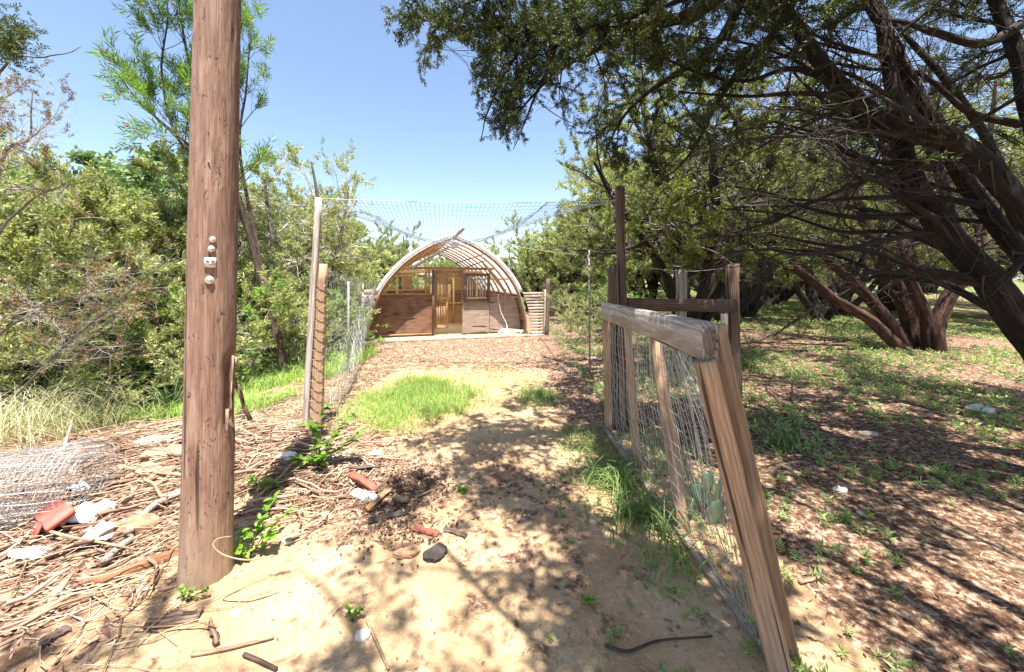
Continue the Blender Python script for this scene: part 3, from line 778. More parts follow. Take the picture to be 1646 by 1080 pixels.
for k in range(5):
    p = P(1060+6*k, 560+14*k, 2.5); LL.append([p, p+Vector((.03, -.03, .02)), p+Vector((.06, .0, -.06)), p+Vector((.03, .02, -.13)), p+Vector((.08, -.02, -.2))])
wire_obj('loose_wire', LL, .0014, M['wire'], gt)

# far fence right of coop
ff = thing('far_wire_fence', 'low wire fence with a thin metal stake right of the coop', 'fence', P(905, 545, 9.5)); ff['_abs'] = 1
ff.location.z = 0
beam('stake', Vector((1.31, 6.5, 0)), P(947, 402, 6.5), .03, .02, M['wire_rust'], ff)
L5 = patch(P(872, 458, 10.4), P(975, 455, 4.4), P(975, 690, 4.4), P(872, 541, 10.4), 44, 11, (0, 0, 0), 14, .006)
wire_obj('wire_mesh', L5, .0015, M['wire_rust'], ff)

# ------------------------------------------------------------------ overhead netting
def net_S(u, v):
    # v=0 front cord, v=1 rear hem
    xl = -1.98+u*3.15
    f = np.array([xl, 4.0+u*.3, 2.445+.04*u-.035*math.sin(math.pi*u)])
    hx = -2.45+u*3.1
    hz = 2.76*(1-u)+3.02*u-.62*(4*u*(1-u))**1.0
    r = np.array([hx, 6.9, hz])
    p = f*(1-v)+r*v; p[2] += -.10*math.sin(math.pi*v)
    return p
net = thing('overhead_netting', 'sagging blue grey bird netting strung between tall posts in front of the coop', 'netting', (0, 4, 2.4))
L6 = [[tuple(net_S(u, v)) for u in np.linspace(0, 1, 12)] for v in np.linspace(0, 1, 22)]
L6 += [[tuple(net_S(u, v)) for v in np.linspace(0, 1, 8)] for u in np.linspace(0, 1, 64)]
wire_obj('net', L6, .0018, M['net'], net)
for k in range(5):
    hem = [tuple(net_S(u, 1)+np.array([0, .01*k, .018*math.sin(u*17+k)-.012*k])) for u in np.linspace(0, 1, 12)]
    wire_obj('hem_cord', [hem], .005, M['net'], net)
wire_obj('front_cord', [[tuple(net_S(u, 0)) for u in np.linspace(0, 1, 12)]], .0035, M['cord'], net)
wire_obj('guy_cord', [[P(514, 322, 3.95), P(560, 335, 5), tuple(net_S(0, 1))], [tuple(net_S(1, 1)), P(960, 330, 6), P(998, 316, 4.3)],
                      [P(514, 322, 3.95), P(650, 400, 9), tuple(rotxy((-1.5, -.1))+Vector((0, 0, 1.9)))],
                      [tuple(net_S(.75, 1)), P(830, 395, 8.5), P(930, 410, 6.5)]], .0028, M['cord'], net)

# ------------------------------------------------------------------ vegetation toolkit
def rand_rot(rng, n, axis, spread):
    """orthonormal frames whose z axis is near 'axis' (n,3)"""
    z = axis+rng.normal(0, spread, (n, 3)); z /= np.linalg.norm(z, axis=1, keepdims=True)+1e-9
    r = rng.normal(0, 1, (n, 3)); x = np.cross(r, z); x /= np.linalg.norm(x, axis=1, keepdims=True)+1e-9
    y = np.cross(z, x)
    return np.stack([x, y, z], -1)     # columns
def spray_template(kind, seed):
    rng = np.random.default_rng(seed); V = []; Fq = []
    def leaf(base, d, L, wd, fold=.0):
        d = d/np.linalg.norm(d); s = np.cross(d, rng.normal(0, 1, 3)); s /= np.linalg.norm(s)
        i = len(V)
        V.extend([base, base+d*L*.45+s*wd, base+d*L, base+d*L*.45-s*wd]); Fq.append((i, i+1, i+2, i+3))
    if kind == 'jun':
        for k in range(13):
            t = .05+.9*k/12; a = k*2.4
            d = np.array([math.cos(a)*.75, math.sin(a)*.75, .8+rng.normal(0, .25)])
            leaf(np.array([0, 0, t]), d, .5*(1-.35*t)*rng.uniform(.7, 1.2), .062)
    elif kind == 'junlow':
        for k in range(6):
            t = .05+.9*k/5; a = k*2.4
            leaf(np.array([0, 0, t]), np.array([math.cos(a)*.75, math.sin(a)*.75, .8+rng.normal(0, .25)]), .55*(1-.35*t), .095)
    elif kind == 'weedlow':
        for k in range(8):
            a = k*2.4; t = .1+.9*k/7
            leaf(np.array([0, 0, t*.5]), np.array([math.cos(a), math.sin(a), .25+.4*t]), .5*rng.uniform(.6, 1.1), .09)
    elif kind == 'leaf':
        for k in range(7):
            t = .1+.85*k/6; a = k*2.4
            d = np.array([math.cos(a), math.sin(a), .3+rng.normal(0, .3)])
            leaf(np.array([0, 0, t]), d, .42*rng.uniform(.8, 1.2), .14)
    elif kind == 'willow':
        for k in range(10):
            t = .05+.95*k/9; a = k*2.4
            d = np.array([math.cos(a)*.55, math.sin(a)*.55, .75+rng.normal(0, .2)])
            leaf(np.array([0, 0, t]), d, .75*rng.uniform(.7, 1.1), .045)
    elif kind == 'weed':
        for k in range(20):
            a = k*2.4; t = .1+.9*k/19
            d = np.array([math.cos(a), math.sin(a), .25+.4*t])
            leaf(np.array([0, 0, t*.5]), d, .42*rng.uniform(.5, 1.1), .05)
    elif kind == 'flower':
        for k in range(5):
            a = k*2*math.pi/5
            leaf(np.array([0, 0, 0]), np.array([math.cos(a), math.sin(a), .7]), .6, .25)
    return np.array(V), np.array(Fq)
TPL = {k: [spray_template(k, s) for s in (1, 2, 3)] for k in ('jun', 'junlow', 'weedlow', 'leaf', 'willow', 'weed', 'flower')}
def join_flat(lst):
    return join_geo([(v, f[0]) for v, f in lst if len(v)])
def sprays(kind, pos, axis, size, rng, spread=.35):
    geo = []
    for q in range(3):
        sel = np.arange(len(pos)) % 3 == q
        p = pos[sel]
        if not len(p): continue
        TV, TF = TPL[kind][q]
        Rm = rand_rot(rng, len(p), axis[sel], spread)
        s = size*rng.uniform(.65, 1.35, len(p))
        V = np.einsum('nij,mj->nmi', Rm, TV)*s[:, None, None]+p[:, None, :]
        Fq = (TF[None]+(np.arange(len(p))*len(TV))[:, None, None]).reshape(-1, 4)
        geo.append((V.reshape(-1, 3), Fq))
    return join_geo(geo)
def sample_on(Pn, R, n, tmin, tmax, rng):
    N, K, _ = Pn.shape
    L = np.linalg.norm(np.diff(Pn, axis=1), axis=2).sum(1); i = rng.choice(N, n, p=L/L.sum())
    t = rng.uniform(tmin, tmax, n)*(K-1); k = np.minimum(t.astype(int), K-2); f = (t-k)[:, None]
    p = Pn[i, k]*(1-f)+Pn[i, k+1]*f; d = Pn[i, k+1]-Pn[i, k]; d /= np.linalg.norm(d, axis=1, keepdims=True)+1e-9
    r = R[i, k]*(1-f[:, 0])+R[i, k+1]*f[:, 0]
    return p, d, r
def grow(Pn, R, n, length, rng, tmin=.25, spread=.8, follow=.6, up=.2, K=6, wiggle=.18, rr=.55, rmax=None, rtip=.3, droop=0.0, bias=(0, 0, 0)):
    p, d, r = sample_on(Pn, R, n, tmin, 1.0, rng)
    dirv = d*follow+rng.normal(0, spread, (n, 3))*np.array([1, 1, .7])+np.array([0, 0, up])+np.array(bias)
    dirv /= np.linalg.norm(dirv, axis=1, keepdims=True)
    L = length*rng.uniform(.5, 1.3, n)
    out = np.zeros((n, K, 3)); out[:, 0] = p
    for k in range(1, K):
        dirv = dirv+rng.normal(0, wiggle, (n, 3))+np.array([0, 0, -droop])
        dirv /= np.linalg.norm(dirv, axis=1, keepdims=True)
        out[:, k] = out[:, k-1]+dirv*(L/(K-1))[:, None]
    r0 = np.minimum(r*rr, rmax or 9)
    Rn = r0[:, None]*np.linspace(1, rtip, K)[None]
    return out, Rn
def limb_geo(pts, radii, n=40, sides=14, ridged=.07, seed=0, base=None):
    c = catmull([tuple(p) for p in pts], n); r = catmull([(x, 0, 0) for x in radii], n)[:, 0]
    c = c+.35*r[:, None]*(np.stack([fbm(c[:, 2]*3+seed, c[:, 0]*3, s=seed), fbm(c[:, 2]*3, c[:, 1]*3, s=seed+5), 0*r+.47], -1)-.47)*2
    return c, r
def build_tree(name, label, loc, limbs, rng, lv, fol, barkm, twigm, folm, kind='jun', group=None, trunk_sides=10, trunk_n=16, dead=0, trunk_name='trunk', mesh_cache=None, sides2=4, spray_spread=.35, flowers=0, fol_t=(.35, 1.0), dead_len=.5, cull=None, fcull=None, dead_mat='twig_grey', dead_r=.006, lowtest=None):
    """limbs: list of (pts, radii) relative to loc; lv: list of grow kwargs; fol: (count, size)"""
    t = thing(name, label, 'tree', loc, group=group)
    cs, rs = [], []
    for s, (pts, radii) in enumerate(limbs):
        c, r = limb_geo(pts, radii, trunk_n, seed=s); cs.append(c); rs.append(r)
    Pn = np.array(cs); R = np.array(rs)
    Vt, Ft = tubes(Pn, R, trunk_sides, ridged=.07, seed=int(rng.integers(999)))
    tme = mesh_np('trunk', Vt, Ft, smooth=True); bark_attr(tme, Pn, R, trunk_sides); link('trunk', tme, barkm, t)
    geo = []; last = (Pn, R)
    allb = [last]
    for kw in lv:
        kw = dict(kw); src = kw.pop('src', -1); sd_ = kw.pop('sides', 3)
        nb = grow(*allb[src], rng=rng, **kw)
        if cull is not None:
            keep = ~cull(nb[0][:, -1]+np.array(loc)); nb = (nb[0][keep], nb[1][keep])
        allb.append(nb); geo.append(tubes(nb[0], nb[1], sd_))
    if dead:
        nb = grow(*allb[1], n=dead, length=dead_len, rng=rng, tmin=.05, spread=.9, follow=.3, up=.05, K=5, wiggle=.35, rr=.4, rmax=dead_r)
        nb2 = grow(*nb, n=dead*2, length=dead_len*.5, rng=rng, tmin=.2, spread=.8, follow=.6, up=0, K=4, wiggle=.3, rr=.7)
        dg = join_geo([tubes(*nb, 3), tubes(*nb2, 3)])
        link('dead_twigs', mesh_np('dead_twigs', dg[0], dg[1]), M[dead_mat], t)['kind'] = 'stuff'
    Vb, Fb = join_geo(geo)
    link('branches', mesh_np('branches', Vb, Fb, smooth=True), twigm, t)['kind'] = 'stuff'
    pos, d, _ = sample_on(*allb[-1], fol[0], fol_t[0], fol_t[1], rng)
    if cull is not None:
        keep = ~cull(pos+np.array(loc)); pos, d = pos[keep], d[keep]
    if fcull is not None:
        keep = ~fcull(pos+np.array(loc)); pos, d = pos[keep], d[keep]
    if lowtest is not None:
        lo = lowtest(pos+np.array(loc)); k2 = np.nonzero(lo)[0]; k2 = k2[::3]
        Vf, Ff = join_flat([sprays(kind, pos[~lo], d[~lo]+np.array([0, 0, .25]), fol[1], rng, spray_spread), sprays('junlow', pos[k2], d[k2], fol[1]*2.0, rng, spray_spread)])
    else:
        Vf, Ff = sprays(kind, pos, d+np.array([0, 0, .25]), fol[1], rng, spray_spread)
    o = link('foliage', mesh_np('foliage', Vf, Ff), folm, t); o['kind'] = 'stuff'
    if flowers:
        ip = rng.choice(len(pos), flowers, replace=False)
        Vf, Ff = sprays('flower', pos[ip]+d[ip]*.08, d[ip], .06, rng, .5)
        o = link('flowers', mesh_np('flowers', Vf, Ff), M['pink'], t); o['kind'] = 'stuff'
    return t
def copy_tree(src, loc, rz, sc, label, group=None):
    r = src.copy(); COL.objects.link(r); r.location = loc; r.rotation_euler = (0, 0, rz); r.scale = sc
    r['label'] = label
    if group: r['group'] = group
    for ch in src.children:
        c = ch.copy(); COL.objects.link(c); c.parent = r
    return r

def gen_limbs(rng, n, h, spread, r0, bow=.25, K=6):
    L = []
    for i in range(n):
        a = 2*math.pi*(i+rng.uniform(-.3, .3))/n; sp = spread*rng.uniform(.5, 1.2); hh = h*rng.uniform(.75, 1.0)
        if i == 0: sp *= .3; hh = h
        pts = []; rad = []
        for k in range(K):
            t = k/(K-1)
            rr = sp*(t**.8)
            pts.append((rr*math.cos(a)+rng.normal(0, .05*h*.25)*(k > 0), rr*math.sin(a)+rng.normal(0, .05*h*.25)*(k > 0), hh*t-(.1 if k == 0 else 0)))
            rad.append(r0*(1-.85*t)*rng.uniform(.85, 1.1)*(1 if i == 0 else .75))
        L.append((pts, rad))
    return L

JGROUP = 'junipers in the surrounding woods'
# prototype trees (each also stands somewhere in the scene)
def proto_juniper(seed, h, spread, n, folm, label, loc, rz=0, fol=(4200, .2), clear=.15, dead=420, group=JGROUP, lift=.25, kind='jun', barkm=None, twigm=None, name='juniper_tree', b1=60, b2=420):
    rng = np.random.default_rng(seed)
    limbs = gen_limbs(rng, n, h, spread, .035*h, K=6)
    t = build_tree(name, label, loc, limbs, rng,
        [dict(n=b1, length=h*.36, tmin=clear, spread=.75, follow=.35, up=lift, K=6, wiggle=.16, rr=.5, rmax=.05),
         dict(n=b2, length=h*.17, tmin=.25, spread=.6, follow=.6, up=.2, K=4, wiggle=.2, rr=.5, rmax=.02)],
        fol, barkm or M['bark'], twigm or M['twig_dark'], folm, kind=kind, group=group, dead=dead)
    t.rotation_euler.z = rz
    return t
def gz(x, y, d=0): return (x, y, h1(x, y)-.05+d)
jA = proto_juniper(101, 3.3, 1.1, 4, M['jun'], 'bushy olive juniper directly left of the utility pole', gz(-6.2, 6.6))
jB = proto_juniper(102, 4.4, 1.3, 5, M['jun_blue'], 'dense juniper behind the left end of the coop roof', gz(-6.0, 20.0), clear=.12, dead=60)
jC = proto_juniper(103, 3.3, 1.5, 5, M['jun'], 'wide low juniper at the far left edge of the photo', gz(-8.6, 5.8), clear=.12, dead=520)
jG = proto_juniper(104, 5.6, 2.6, 4, M['jun_pale'], 'open grove juniper with bare leaning trunks beyond the trash bins', gz(9.4, 22), clear=.42, dead=160, fol=(3200, .26))
oak = proto_juniper(105, 4.5, 1.6, 4, M['oak'], 'leafy dark green oak rising behind the junipers left of the pole', gz(-9.6, 11.6), kind='leaf', name='oak_tree', fol=(5200, .30), clear=.25, dead=40, group='oaks beyond the left fence', barkm=M['bark_grey'], twigm=M['twig_brown'])
spots = [
 (jB, -4.0, 23, 1.0, .78, 'juniper seen just over the left shoulder of the coop arch'),
 (jA, -9.5, 20, .4, 1.6, 'juniper in the back row left of the coop beyond the thin grey tree'),
 (jB, .9, 20, 2.1, .95, 'pointed juniper just right of the coop ridge'),
 (jA, 2.9, 18, 3.0, 1.5, 'juniper right of the coop arch in the back row'),
 (jB, 3.1, 14.0, 4.0, .92, 'sunlit juniper behind the rough post at the right of the coop'),
 (jA, 5.4, 15.5, 5.2, 1.7, 'tall juniper behind the timber fence frame'),
 (jC, -7.6, 8.2, 1.2, 1.15, 'grey and green juniper between oak and utility pole'),
 (jA, -11.5, 8.8, 2.2, 1.0, 'juniper second in from the left edge of the photo'),
 (jB, -15.5, 12.5, .5, 1.25, 'tallest juniper in the far left background'),
 (jB, -8.6, 14.5, 3.3, 1.1, 'dense juniper right of the oak'),
 (jA, -5.9, 12.4, 4.4, 1.15, 'juniper between the grey thin tree and the coop'),
 (jC, -6.9, 17.5, 5.5, 1.1, 'broad juniper filling the gap left of the coop'),
 (jC, -10.3, 6.4, 4.0, .95, 'sprawling juniper low at the left edge behind tall dry grass'),
 (jC, -16, 8.0, 2.7, 1.3, 'juniper far out to the left of the yard'),
 (jB, -1.8, 27, 2.6, .8, 'juniper straight behind the coop, farthest in the row'),
 (jC, 1.9, 24, .2, 1.1, 'low juniper peeping past the right coop slope'),
 (jG, 6.3, 11.5, 1.0, .95, 'grove juniper just right of the fence frame with bare lower limbs'),
 (jG, 7.7, 12.6, 5.0, .85, 'grove juniper seen between the two right fence posts'),
 (jG, 9.3, 11.6, 1.9, .8, 'low grove juniper just left of the cluster of leaning trunks'),
 (jG, 10.9, 16.4, .3, 1.0, 'grove juniper in front of the left end of the barn'),
 (jG, 12.9, 18.6, 2.9, .95, 'grove juniper close beside the right trash bin'),
 (jG, 15.8, 12.0, 1.4, .95, 'grove juniper right of the cluster of leaning trunks'),
 (jG, 7.4, 17.5, 2.4, 1.0, 'grove juniper left of the trash bins'),
 (jG, 13.6, 14.0, 3.6, 1.0, 'grove juniper behind the cluster of leaning trunks'),
 (jG, 17.5, 17.5, 4.6, 1.15, 'grove juniper in front of the dark barn'),
 (jG, 14.0, 9.8, 5.3, 1.0, 'grove juniper at the right edge behind the big leaning trunk'),
 (jG, 21, 13, .7, 1.2, 'grove juniper farthest to the right'),
 (jG, 19.0, 22, 2.0, 1.2, 'grove juniper beside the barn end'),
 (jG, 11.3, 13.2, 4.1, .8, 'short grove juniper in sun behind the multi-trunk juniper'),
 (jB, 10.5, 29, 1.7, 1.5, 'large juniper behind the barn roof at left'),
 (jB, 20.5, 31, 3.7, 1.6, 'large juniper behind the middle of the barn'),
 (jA, 27, 25, 1.7, 2.2, 'large juniper beyond the right end of the barn'),
 (jB, 31, 17, .7, 1.6, 'big dense juniper closing the view at far right'),
 (jA, -20, 14, .7, 2.2, 'big juniper closing the view at far left'),
 (jC, -3.4, 31, 3.7, 1.2, 'far broad juniper over the coop'),
 (jC, 5.0, 27, 5.7, 1.4, 'far broad juniper behind the tall fence post'),
]
for src, x, y, rz, s, lab in spots:
    copy_tree(src, gz(x, y), rz, (s, s, s*random.uniform(.94, 1.06)), lab)
copy_tree(oak, gz(-12.2, 10.2), 2.0, (.8, .8, .8), 'second oak half hidden at left behind the dead grey branches')
copy_tree(oak, gz(-7.6, 11.4), 4.0, (.72, .72, .8), 'smaller oak whose crown shows beside the utility pole')

# right mid juniper: dense crown hanging over the fence frame
rng = np.random.default_rng(210)
bx = gz(3.4, 7.6)
def rel(pts, b): return [tuple(Vector(p)-Vector(b)) for p in pts]
limbs = [(rel([(3.4, 7.6, 0.1), (3.3, 7.5, 1.5), (3.0, 7.3, 2.8), (2.6, 7.1, 3.9), (2.3, 7, 5.2)], bx), [.15, .13, .11, .08, .04]),
         (rel([(3.5, 7.6, 0.1), (3.9, 7.4, 1.3), (4.3, 7.0, 2.6), (4.6, 6.8, 3.8), (4.8, 6.7, 5.0)], bx), [.13, .11, .09, .07, .03]),
         (rel([(3.3, 7.5, .2), (2.9, 7.0, 1.4), (2.2, 6.3, 2.2), (1.6, 5.9, 2.8), (1.2, 5.6, 3.3)], bx), [.1, .09, .07, .05, .02]),
         (rel([(3.4, 7.5, .2), (3.5, 7.0, 1.6), (3.3, 6.3, 2.5), (3.0, 5.7, 3.2), (2.7, 5.3, 3.6)], bx), [.1, .09, .07, .05, .02])]
def cull_mid(p):
    px = 823+p[:, 0]*F/np.maximum(p[:, 1], .3); py = 450-(p[:, 2]-EYE)*F/np.maximum(p[:, 1], .3)
    return (p[:, 1] < 4.6) | ((px < 960) & (py > 480)) | (px < 885) | (py > 470)
build_tree('juniper_tree', 'dense juniper whose crown hangs over the tall dark post right of the netting', bx, limbs, rng,
    [dict(n=70, length=1.5, tmin=.25, spread=.8, follow=.3, up=.05, K=6, wiggle=.18, rr=.5, rmax=.04, sides=4),
     dict(n=620, length=.7, tmin=.2, spread=.6, follow=.5, up=.1, K=5, wiggle=.2, rr=.5, rmax=.015)],
    (9500, .13), M['bark'], M['twig_dark'], M['jun_mid'], dead=420, group=JGROUP, cull=cull_mid, fcull=lambda p: vnoise(p[:, 0]*2, p[:, 1]*2, p[:, 2]*2, s=15) < .4)

# overhanging juniper that stands just right of the camera: dark sprays across the top and the dappled shade
def T(l): return [P(a, b, c) for a, b, c, r in l], [r for a, b, c, r in l]
tb = (5.1, 2.75, h1(5.1, 2.75)-.1)
defs = [
 [(1985, 1010, 2.72, .2), (1800, 740, 2.85, .185), (1646, 520, 2.95, .15), (1560, 420, 3.05, .135), (1490, 330, 3.15, .12), (1450, 240, 3.25, .1), (1435, 150, 3.3, .08), (1420, 60, 3.4, .06), (1405, -90, 3.5, .04)],
 [(1985, 1000, 2.72, .15), (1850, 620, 2.6, .13), (1646, 335, 2.7, .105), (1540, 228, 2.8, .1), (1430, 198, 2.9, .085), (1330, 112, 3.0, .075), (1250, 0, 3.1, .065), (1190, -90, 3.1, .05), (1100, -220, 3.1, .03)],
 [(1985, 1000, 2.8, .14), (1840, 640, 3.0, .12), (1646, 412, 3.1, .095), (1560, 300, 3.2, .085), (1490, 180, 3.3, .07), (1430, 60, 3.4, .06), (1380, -20, 3.5, .05), (1330, -120, 3.6, .04), (1270, -260, 3.7, .02)],
 [(1985, 1000, 2.8, .12), (1800, 500, 3.4, .11), (1680, 250, 3.6, .1), (1640, 100, 3.7, .09), (1600, 0, 3.8, .07), (1560, -100, 3.9, .05), (1500, -200, 4.0, .03), (1460, -280, 4, .02), (1420, -350, 4, .015)],
]
limbs = []
for d_ in defs:
    p, r = T(d_); limbs.append((rel(p, tb), [q*.68 for q in r]))
rng = np.random.default_rng(300)
def proj(p):
    y = np.maximum(p[:, 1], .25)
    return 823+p[:, 0]*F/y, 450-(p[:, 2]-EYE)*F/y
def cull_lean(p):
    px, py = proj(p)
    near = p[:, 1] < 1.7
    low = (py > 520)
    leftsky = (px < 1090)
    return near | low | leftsky
lt = build_tree('leaning_juniper', 'huge juniper with thick dark leaning trunks at the upper right', tb, limbs, rng,
    [dict(n=46, length=1.9, tmin=.3, spread=.65, follow=.25, up=.1, K=9, wiggle=.13, rr=.35, rmax=.03, sides=5, bias=(-.45, .25, 0)),
     dict(n=420, length=.8, tmin=.2, spread=.7, follow=.5, up=.05, K=6, wiggle=.22, rr=.5, rmax=.011),
     dict(n=1300, length=.32, tmin=.2, spread=.6, follow=.5, up=.1, K=4, wiggle=.25, rr=.6, rmax=.004)],
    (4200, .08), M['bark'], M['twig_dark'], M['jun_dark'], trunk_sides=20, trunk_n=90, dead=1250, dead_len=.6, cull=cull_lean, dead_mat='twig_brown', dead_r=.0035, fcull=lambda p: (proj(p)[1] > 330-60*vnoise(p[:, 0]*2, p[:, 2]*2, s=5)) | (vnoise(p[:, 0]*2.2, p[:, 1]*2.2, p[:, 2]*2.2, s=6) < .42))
# named bare side limbs reaching left across the view
bl = [
 [(1560, 447, 3.0, .03), (1480, 432, 3.0, .026), (1400, 405, 3.05, .02), (1330, 395, 3.1, .016), (1235, 376, 3.2, .01)],
 [(1580, 330, 2.9, .028), (1500, 318, 2.95, .024), (1400, 318, 3.0, .018), (1300, 322, 3.0, .012), (1215, 312, 3.1, .007)],
 [(1500, 270, 3.0, .03), (1430, 262, 3.0, .022), (1370, 250, 3.0, .018), (1310, 215, 3.1, .014), (1240, 195, 3.2, .008)],
 [(1440, 200, 2.9, .035), (1350, 158, 2.9, .025), (1280, 150, 3.0, .02), (1200, 155, 3.1, .014), (1090, 148, 3.2, .008)],
 [(1640, 40, 3.7, .05), (1580, 70, 3.6, .04), (1500, 52, 3.5, .03), (1450, 35, 3.4, .02), (1400, 30, 3.4, .01)],
 [(1470, 345, 3.1, .025), (1380, 350, 3.1, .02), (1300, 335, 3.2, .014), (1240, 312, 3.2, .01), (1180, 300, 3.3, .006)],
 [(1480, 350, 3.2, .022), (1400, 262, 3.3, .018), (1330, 230, 3.4, .014), (1250, 205, 3.5, .01), (1180, 210, 3.6, .006)],
]
bl += [[(1700, 560, 3.6, .05), (1600, 470, 3.7, .045), (1520, 400, 3.8, .04), (1440, 350, 3.9, .03), (1360, 330, 4.0, .02)],
 [(1700, 620, 4.4, .08), (1600, 500, 4.5, .075), (1540, 380, 4.6, .06), (1500, 250, 4.7, .05), (1440, 120, 4.8, .035)],
 [(1700, 480, 4.4, .07), (1640, 380, 4.5, .06), (1600, 250, 4.5, .05), (1520, 130, 4.6, .04), (1420, 20, 4.7, .02)],
 [(1600, 500, 3.4, .04), (1510, 455, 3.5, .03), (1420, 440, 3.6, .024), (1340, 410, 3.7, .016), (1260, 400, 3.8, .01)],
 [(1560, 420, 3.5, .03), (1450, 375, 3.6, .024), (1350, 372, 3.7, .018), (1260, 345, 3.8, .012), (1160, 335, 3.9, .007)],
 [(1450, 240, 3.4, .03), (1380, 190, 3.5, .024), (1300, 110, 3.6, .018), (1200, 70, 3.7, .012), (1110, 60, 3.8, .007)],
 [(1340, 130, 3.1, .03), (1270, 110, 3.2, .022), (1200, 130, 3.3, .016), (1130, 120, 3.4, .012), (1060, 90, 3.4, .007)],
 [(1640, 200, 3.8, .04), (1560, 180, 3.8, .03), (1480, 120, 3.8, .02), (1400, 110, 3.9, .014), (1330, 80, 4, .008)]]
geo = []
for i, d_ in enumerate(bl):
    p, r = T(d_)
    c, rr = limb_geo(rel(p, tb), r, 30, seed=i+20)
    geo.append((c, rr))
bP = np.array([c for c, _ in geo]); bR = np.array([q for _, q in geo]); bV, bF = tubes(bP, bR, 8, ridged=.08, seed=2)
bme = mesh_np('bare_limbs', bV, bF, smooth=True); bark_attr(bme, bP, bR, 8); link('bare_limbs', bme, M['bark'], lt)
# red inner bark strips and hanging shreds
rng = np.random.default_rng(31); geo = []
for i, d_ in enumerate(defs[:3]):
    p, r = T(d_); c, rr = limb_geo(rel(p, tb), r, 90, seed=i)
    for k in range(26):
        j = int(rng.integers(14, 80)); L = rng.uniform(.06, .28)
        a = c[j]+np.array([rng.normal(0, rr[j]*.5), -rr[j]*.85, rng.normal(0, rr[j]*.5)-.02])
        hang = rng.random() < .6
        b_ = a+(np.array([rng.normal(0, .02), rng.normal(-.02, .02), -L]) if hang else (c[min(j+6, 89)]-c[j])+np.array([0, -.01, 0]))
        pts = [a, (a+b_)/2+rng.normal(0, .015, 3), b_]
        cc = catmull(pts, 7); R7 = np.linspace(.008, .002, 7)
        geo.append(tubes(cc[None], R7[None], 4))
bV, bF = join_geo(geo)
link('bark_shreds', mesh_np('bark_shreds', bV, bF), M['twig_brown'], lt)['kind'] = 'stuff'

# tree standing behind the camera; its crown hangs into the top of the view and shades the path
tb = (3.3, -1.6, h1(3.3, -1.6)-.1)
defs2 = [
 ([(3.3, -1.6, 0), (3.1, -1.2, 1.6), (2.9, -.2, 2.9), (2.5, 1.2, 3.7), (1.7, 2.6, 3.75), (.8, 3.1, 3.65), (.1, 3.3, 3.6)], [.2, .17, .14, .11, .08, .05, .025]),
 ([(3.3, -1.6, 0), (3.0, -1.5, 1.8), (2.3, -1.0, 3.2), (1.3, -.1, 4.2), (.4, .4, 4.7), (-.2, 1.0, 5.0), (-.8, 1.3, 5.1)], [.18, .16, .13, .1, .07, .05, .02]),
 ([(3.3, -1.6, 0), (3.6, -.9, 2.0), (3.9, 0.4, 3.5), (3.6, 1.8, 4.5), (2.9, 3.0, 5.0), (2.2, 4.2, 5.3), (1.4, 4.8, 5.5)], [.16, .15, .12, .1, .07, .05, .02]),
 ([(3.3, -1.6, 0), (2.4, -1.9, 1.9), (1.1, -2.0, 3.4), (-.2, -1.6, 4.4), (-1.4, -.8, 4.9), (-2.6, .0, 5.1), (-3.5, .5, 5.2)], [.15, .14, .12, .09, .07, .05, .02]),
 ([(3.3, -1.6, 0), (2.8, -1.2, 1.8), (2.2, -.6, 3.2), (1.6, .2, 4.2), (.9, 1.2, 4.6), (.2, 2.0, 4.9), (-.5, 2.6, 5.1)], [.15, .14, .12, .1, .07, .05, .02]),
 ([(3.3, -1.6, 0), (2.9, -1.3, 1.8), (2.4, -.8, 3.2), (1.9, -.2, 4.0), (1.3, .4, 4.3), (.6, .8, 4.5), (-.4, .9, 4.6)], [.15, .14, .12, .1, .07, .05, .02]),
 ([(3.3, -1.6, 0), (3.0, -1.0, 2.0), (2.6, .0, 3.5), (2.1, 1.0, 4.4), (1.5, 1.9, 4.9), (.9, 2.8, 5.3), (.2, 3.6, 5.5)], [.15, .14, .12, .1, .07, .05, .02]),
 ([(3.3, -1.6, 0), (2.4, -1.5, 2.0), (1.4, -1.0, 3.6), (.5, -.4, 4.3), (-.2, .2, 4.6), (-.6, .6, 4.8), (-.9, .8, 4.9)], [.15, .14, .12, .1, .07, .05, .02]),
 ([(3.3, -1.6, 0), (4.2, -1.2, 2.2), (5.0, 0, 3.6), (5.6, 1.6, 4.4), (5.8, 3.2, 4.9), (5.9, 4.6, 5.2), (5.7, 6, 5.4)], [.15, .14, .12, .09, .07, .05, .02]),
]
defs2 += [  # unseen high limbs, added above the view to shade the right-hand trunks
 ([(3.3, -1.6, 0), (3.7, -1.2, 2.2), (4.0, -.4, 3.8), (4.3, .4, 4.9), (4.5, 1.2, 5.5), (4.4, 2.2, 5.9), (4.2, 3.2, 6.2)], [.15, .14, .12, .1, .07, .05, .02]),
 ([(3.3, -1.6, 0), (4.2, -1.4, 2.2), (5.2, -.8, 3.8), (6.0, .2, 4.7), (6.6, 1.2, 5.2), (7.0, 2.2, 5.6), (7.2, 3.4, 5.9)], [.15, .14, .12, .1, .07, .05, .02]),
 ([(3.3, -1.6, 0), (3.4, -1.2, 2.2), (3.3, -.4, 3.9), (3.2, .6, 5.0), (3.0, 1.6, 5.6), (2.7, 2.6, 6.0), (2.4, 3.6, 6.3)], [.15, .14, .12, .1, .07, .05, .02])]
limbs = [(rel(p, tb), [q*(1 if k < 3 else .28) for k, q in enumerate(r)]) for p, r in defs2]
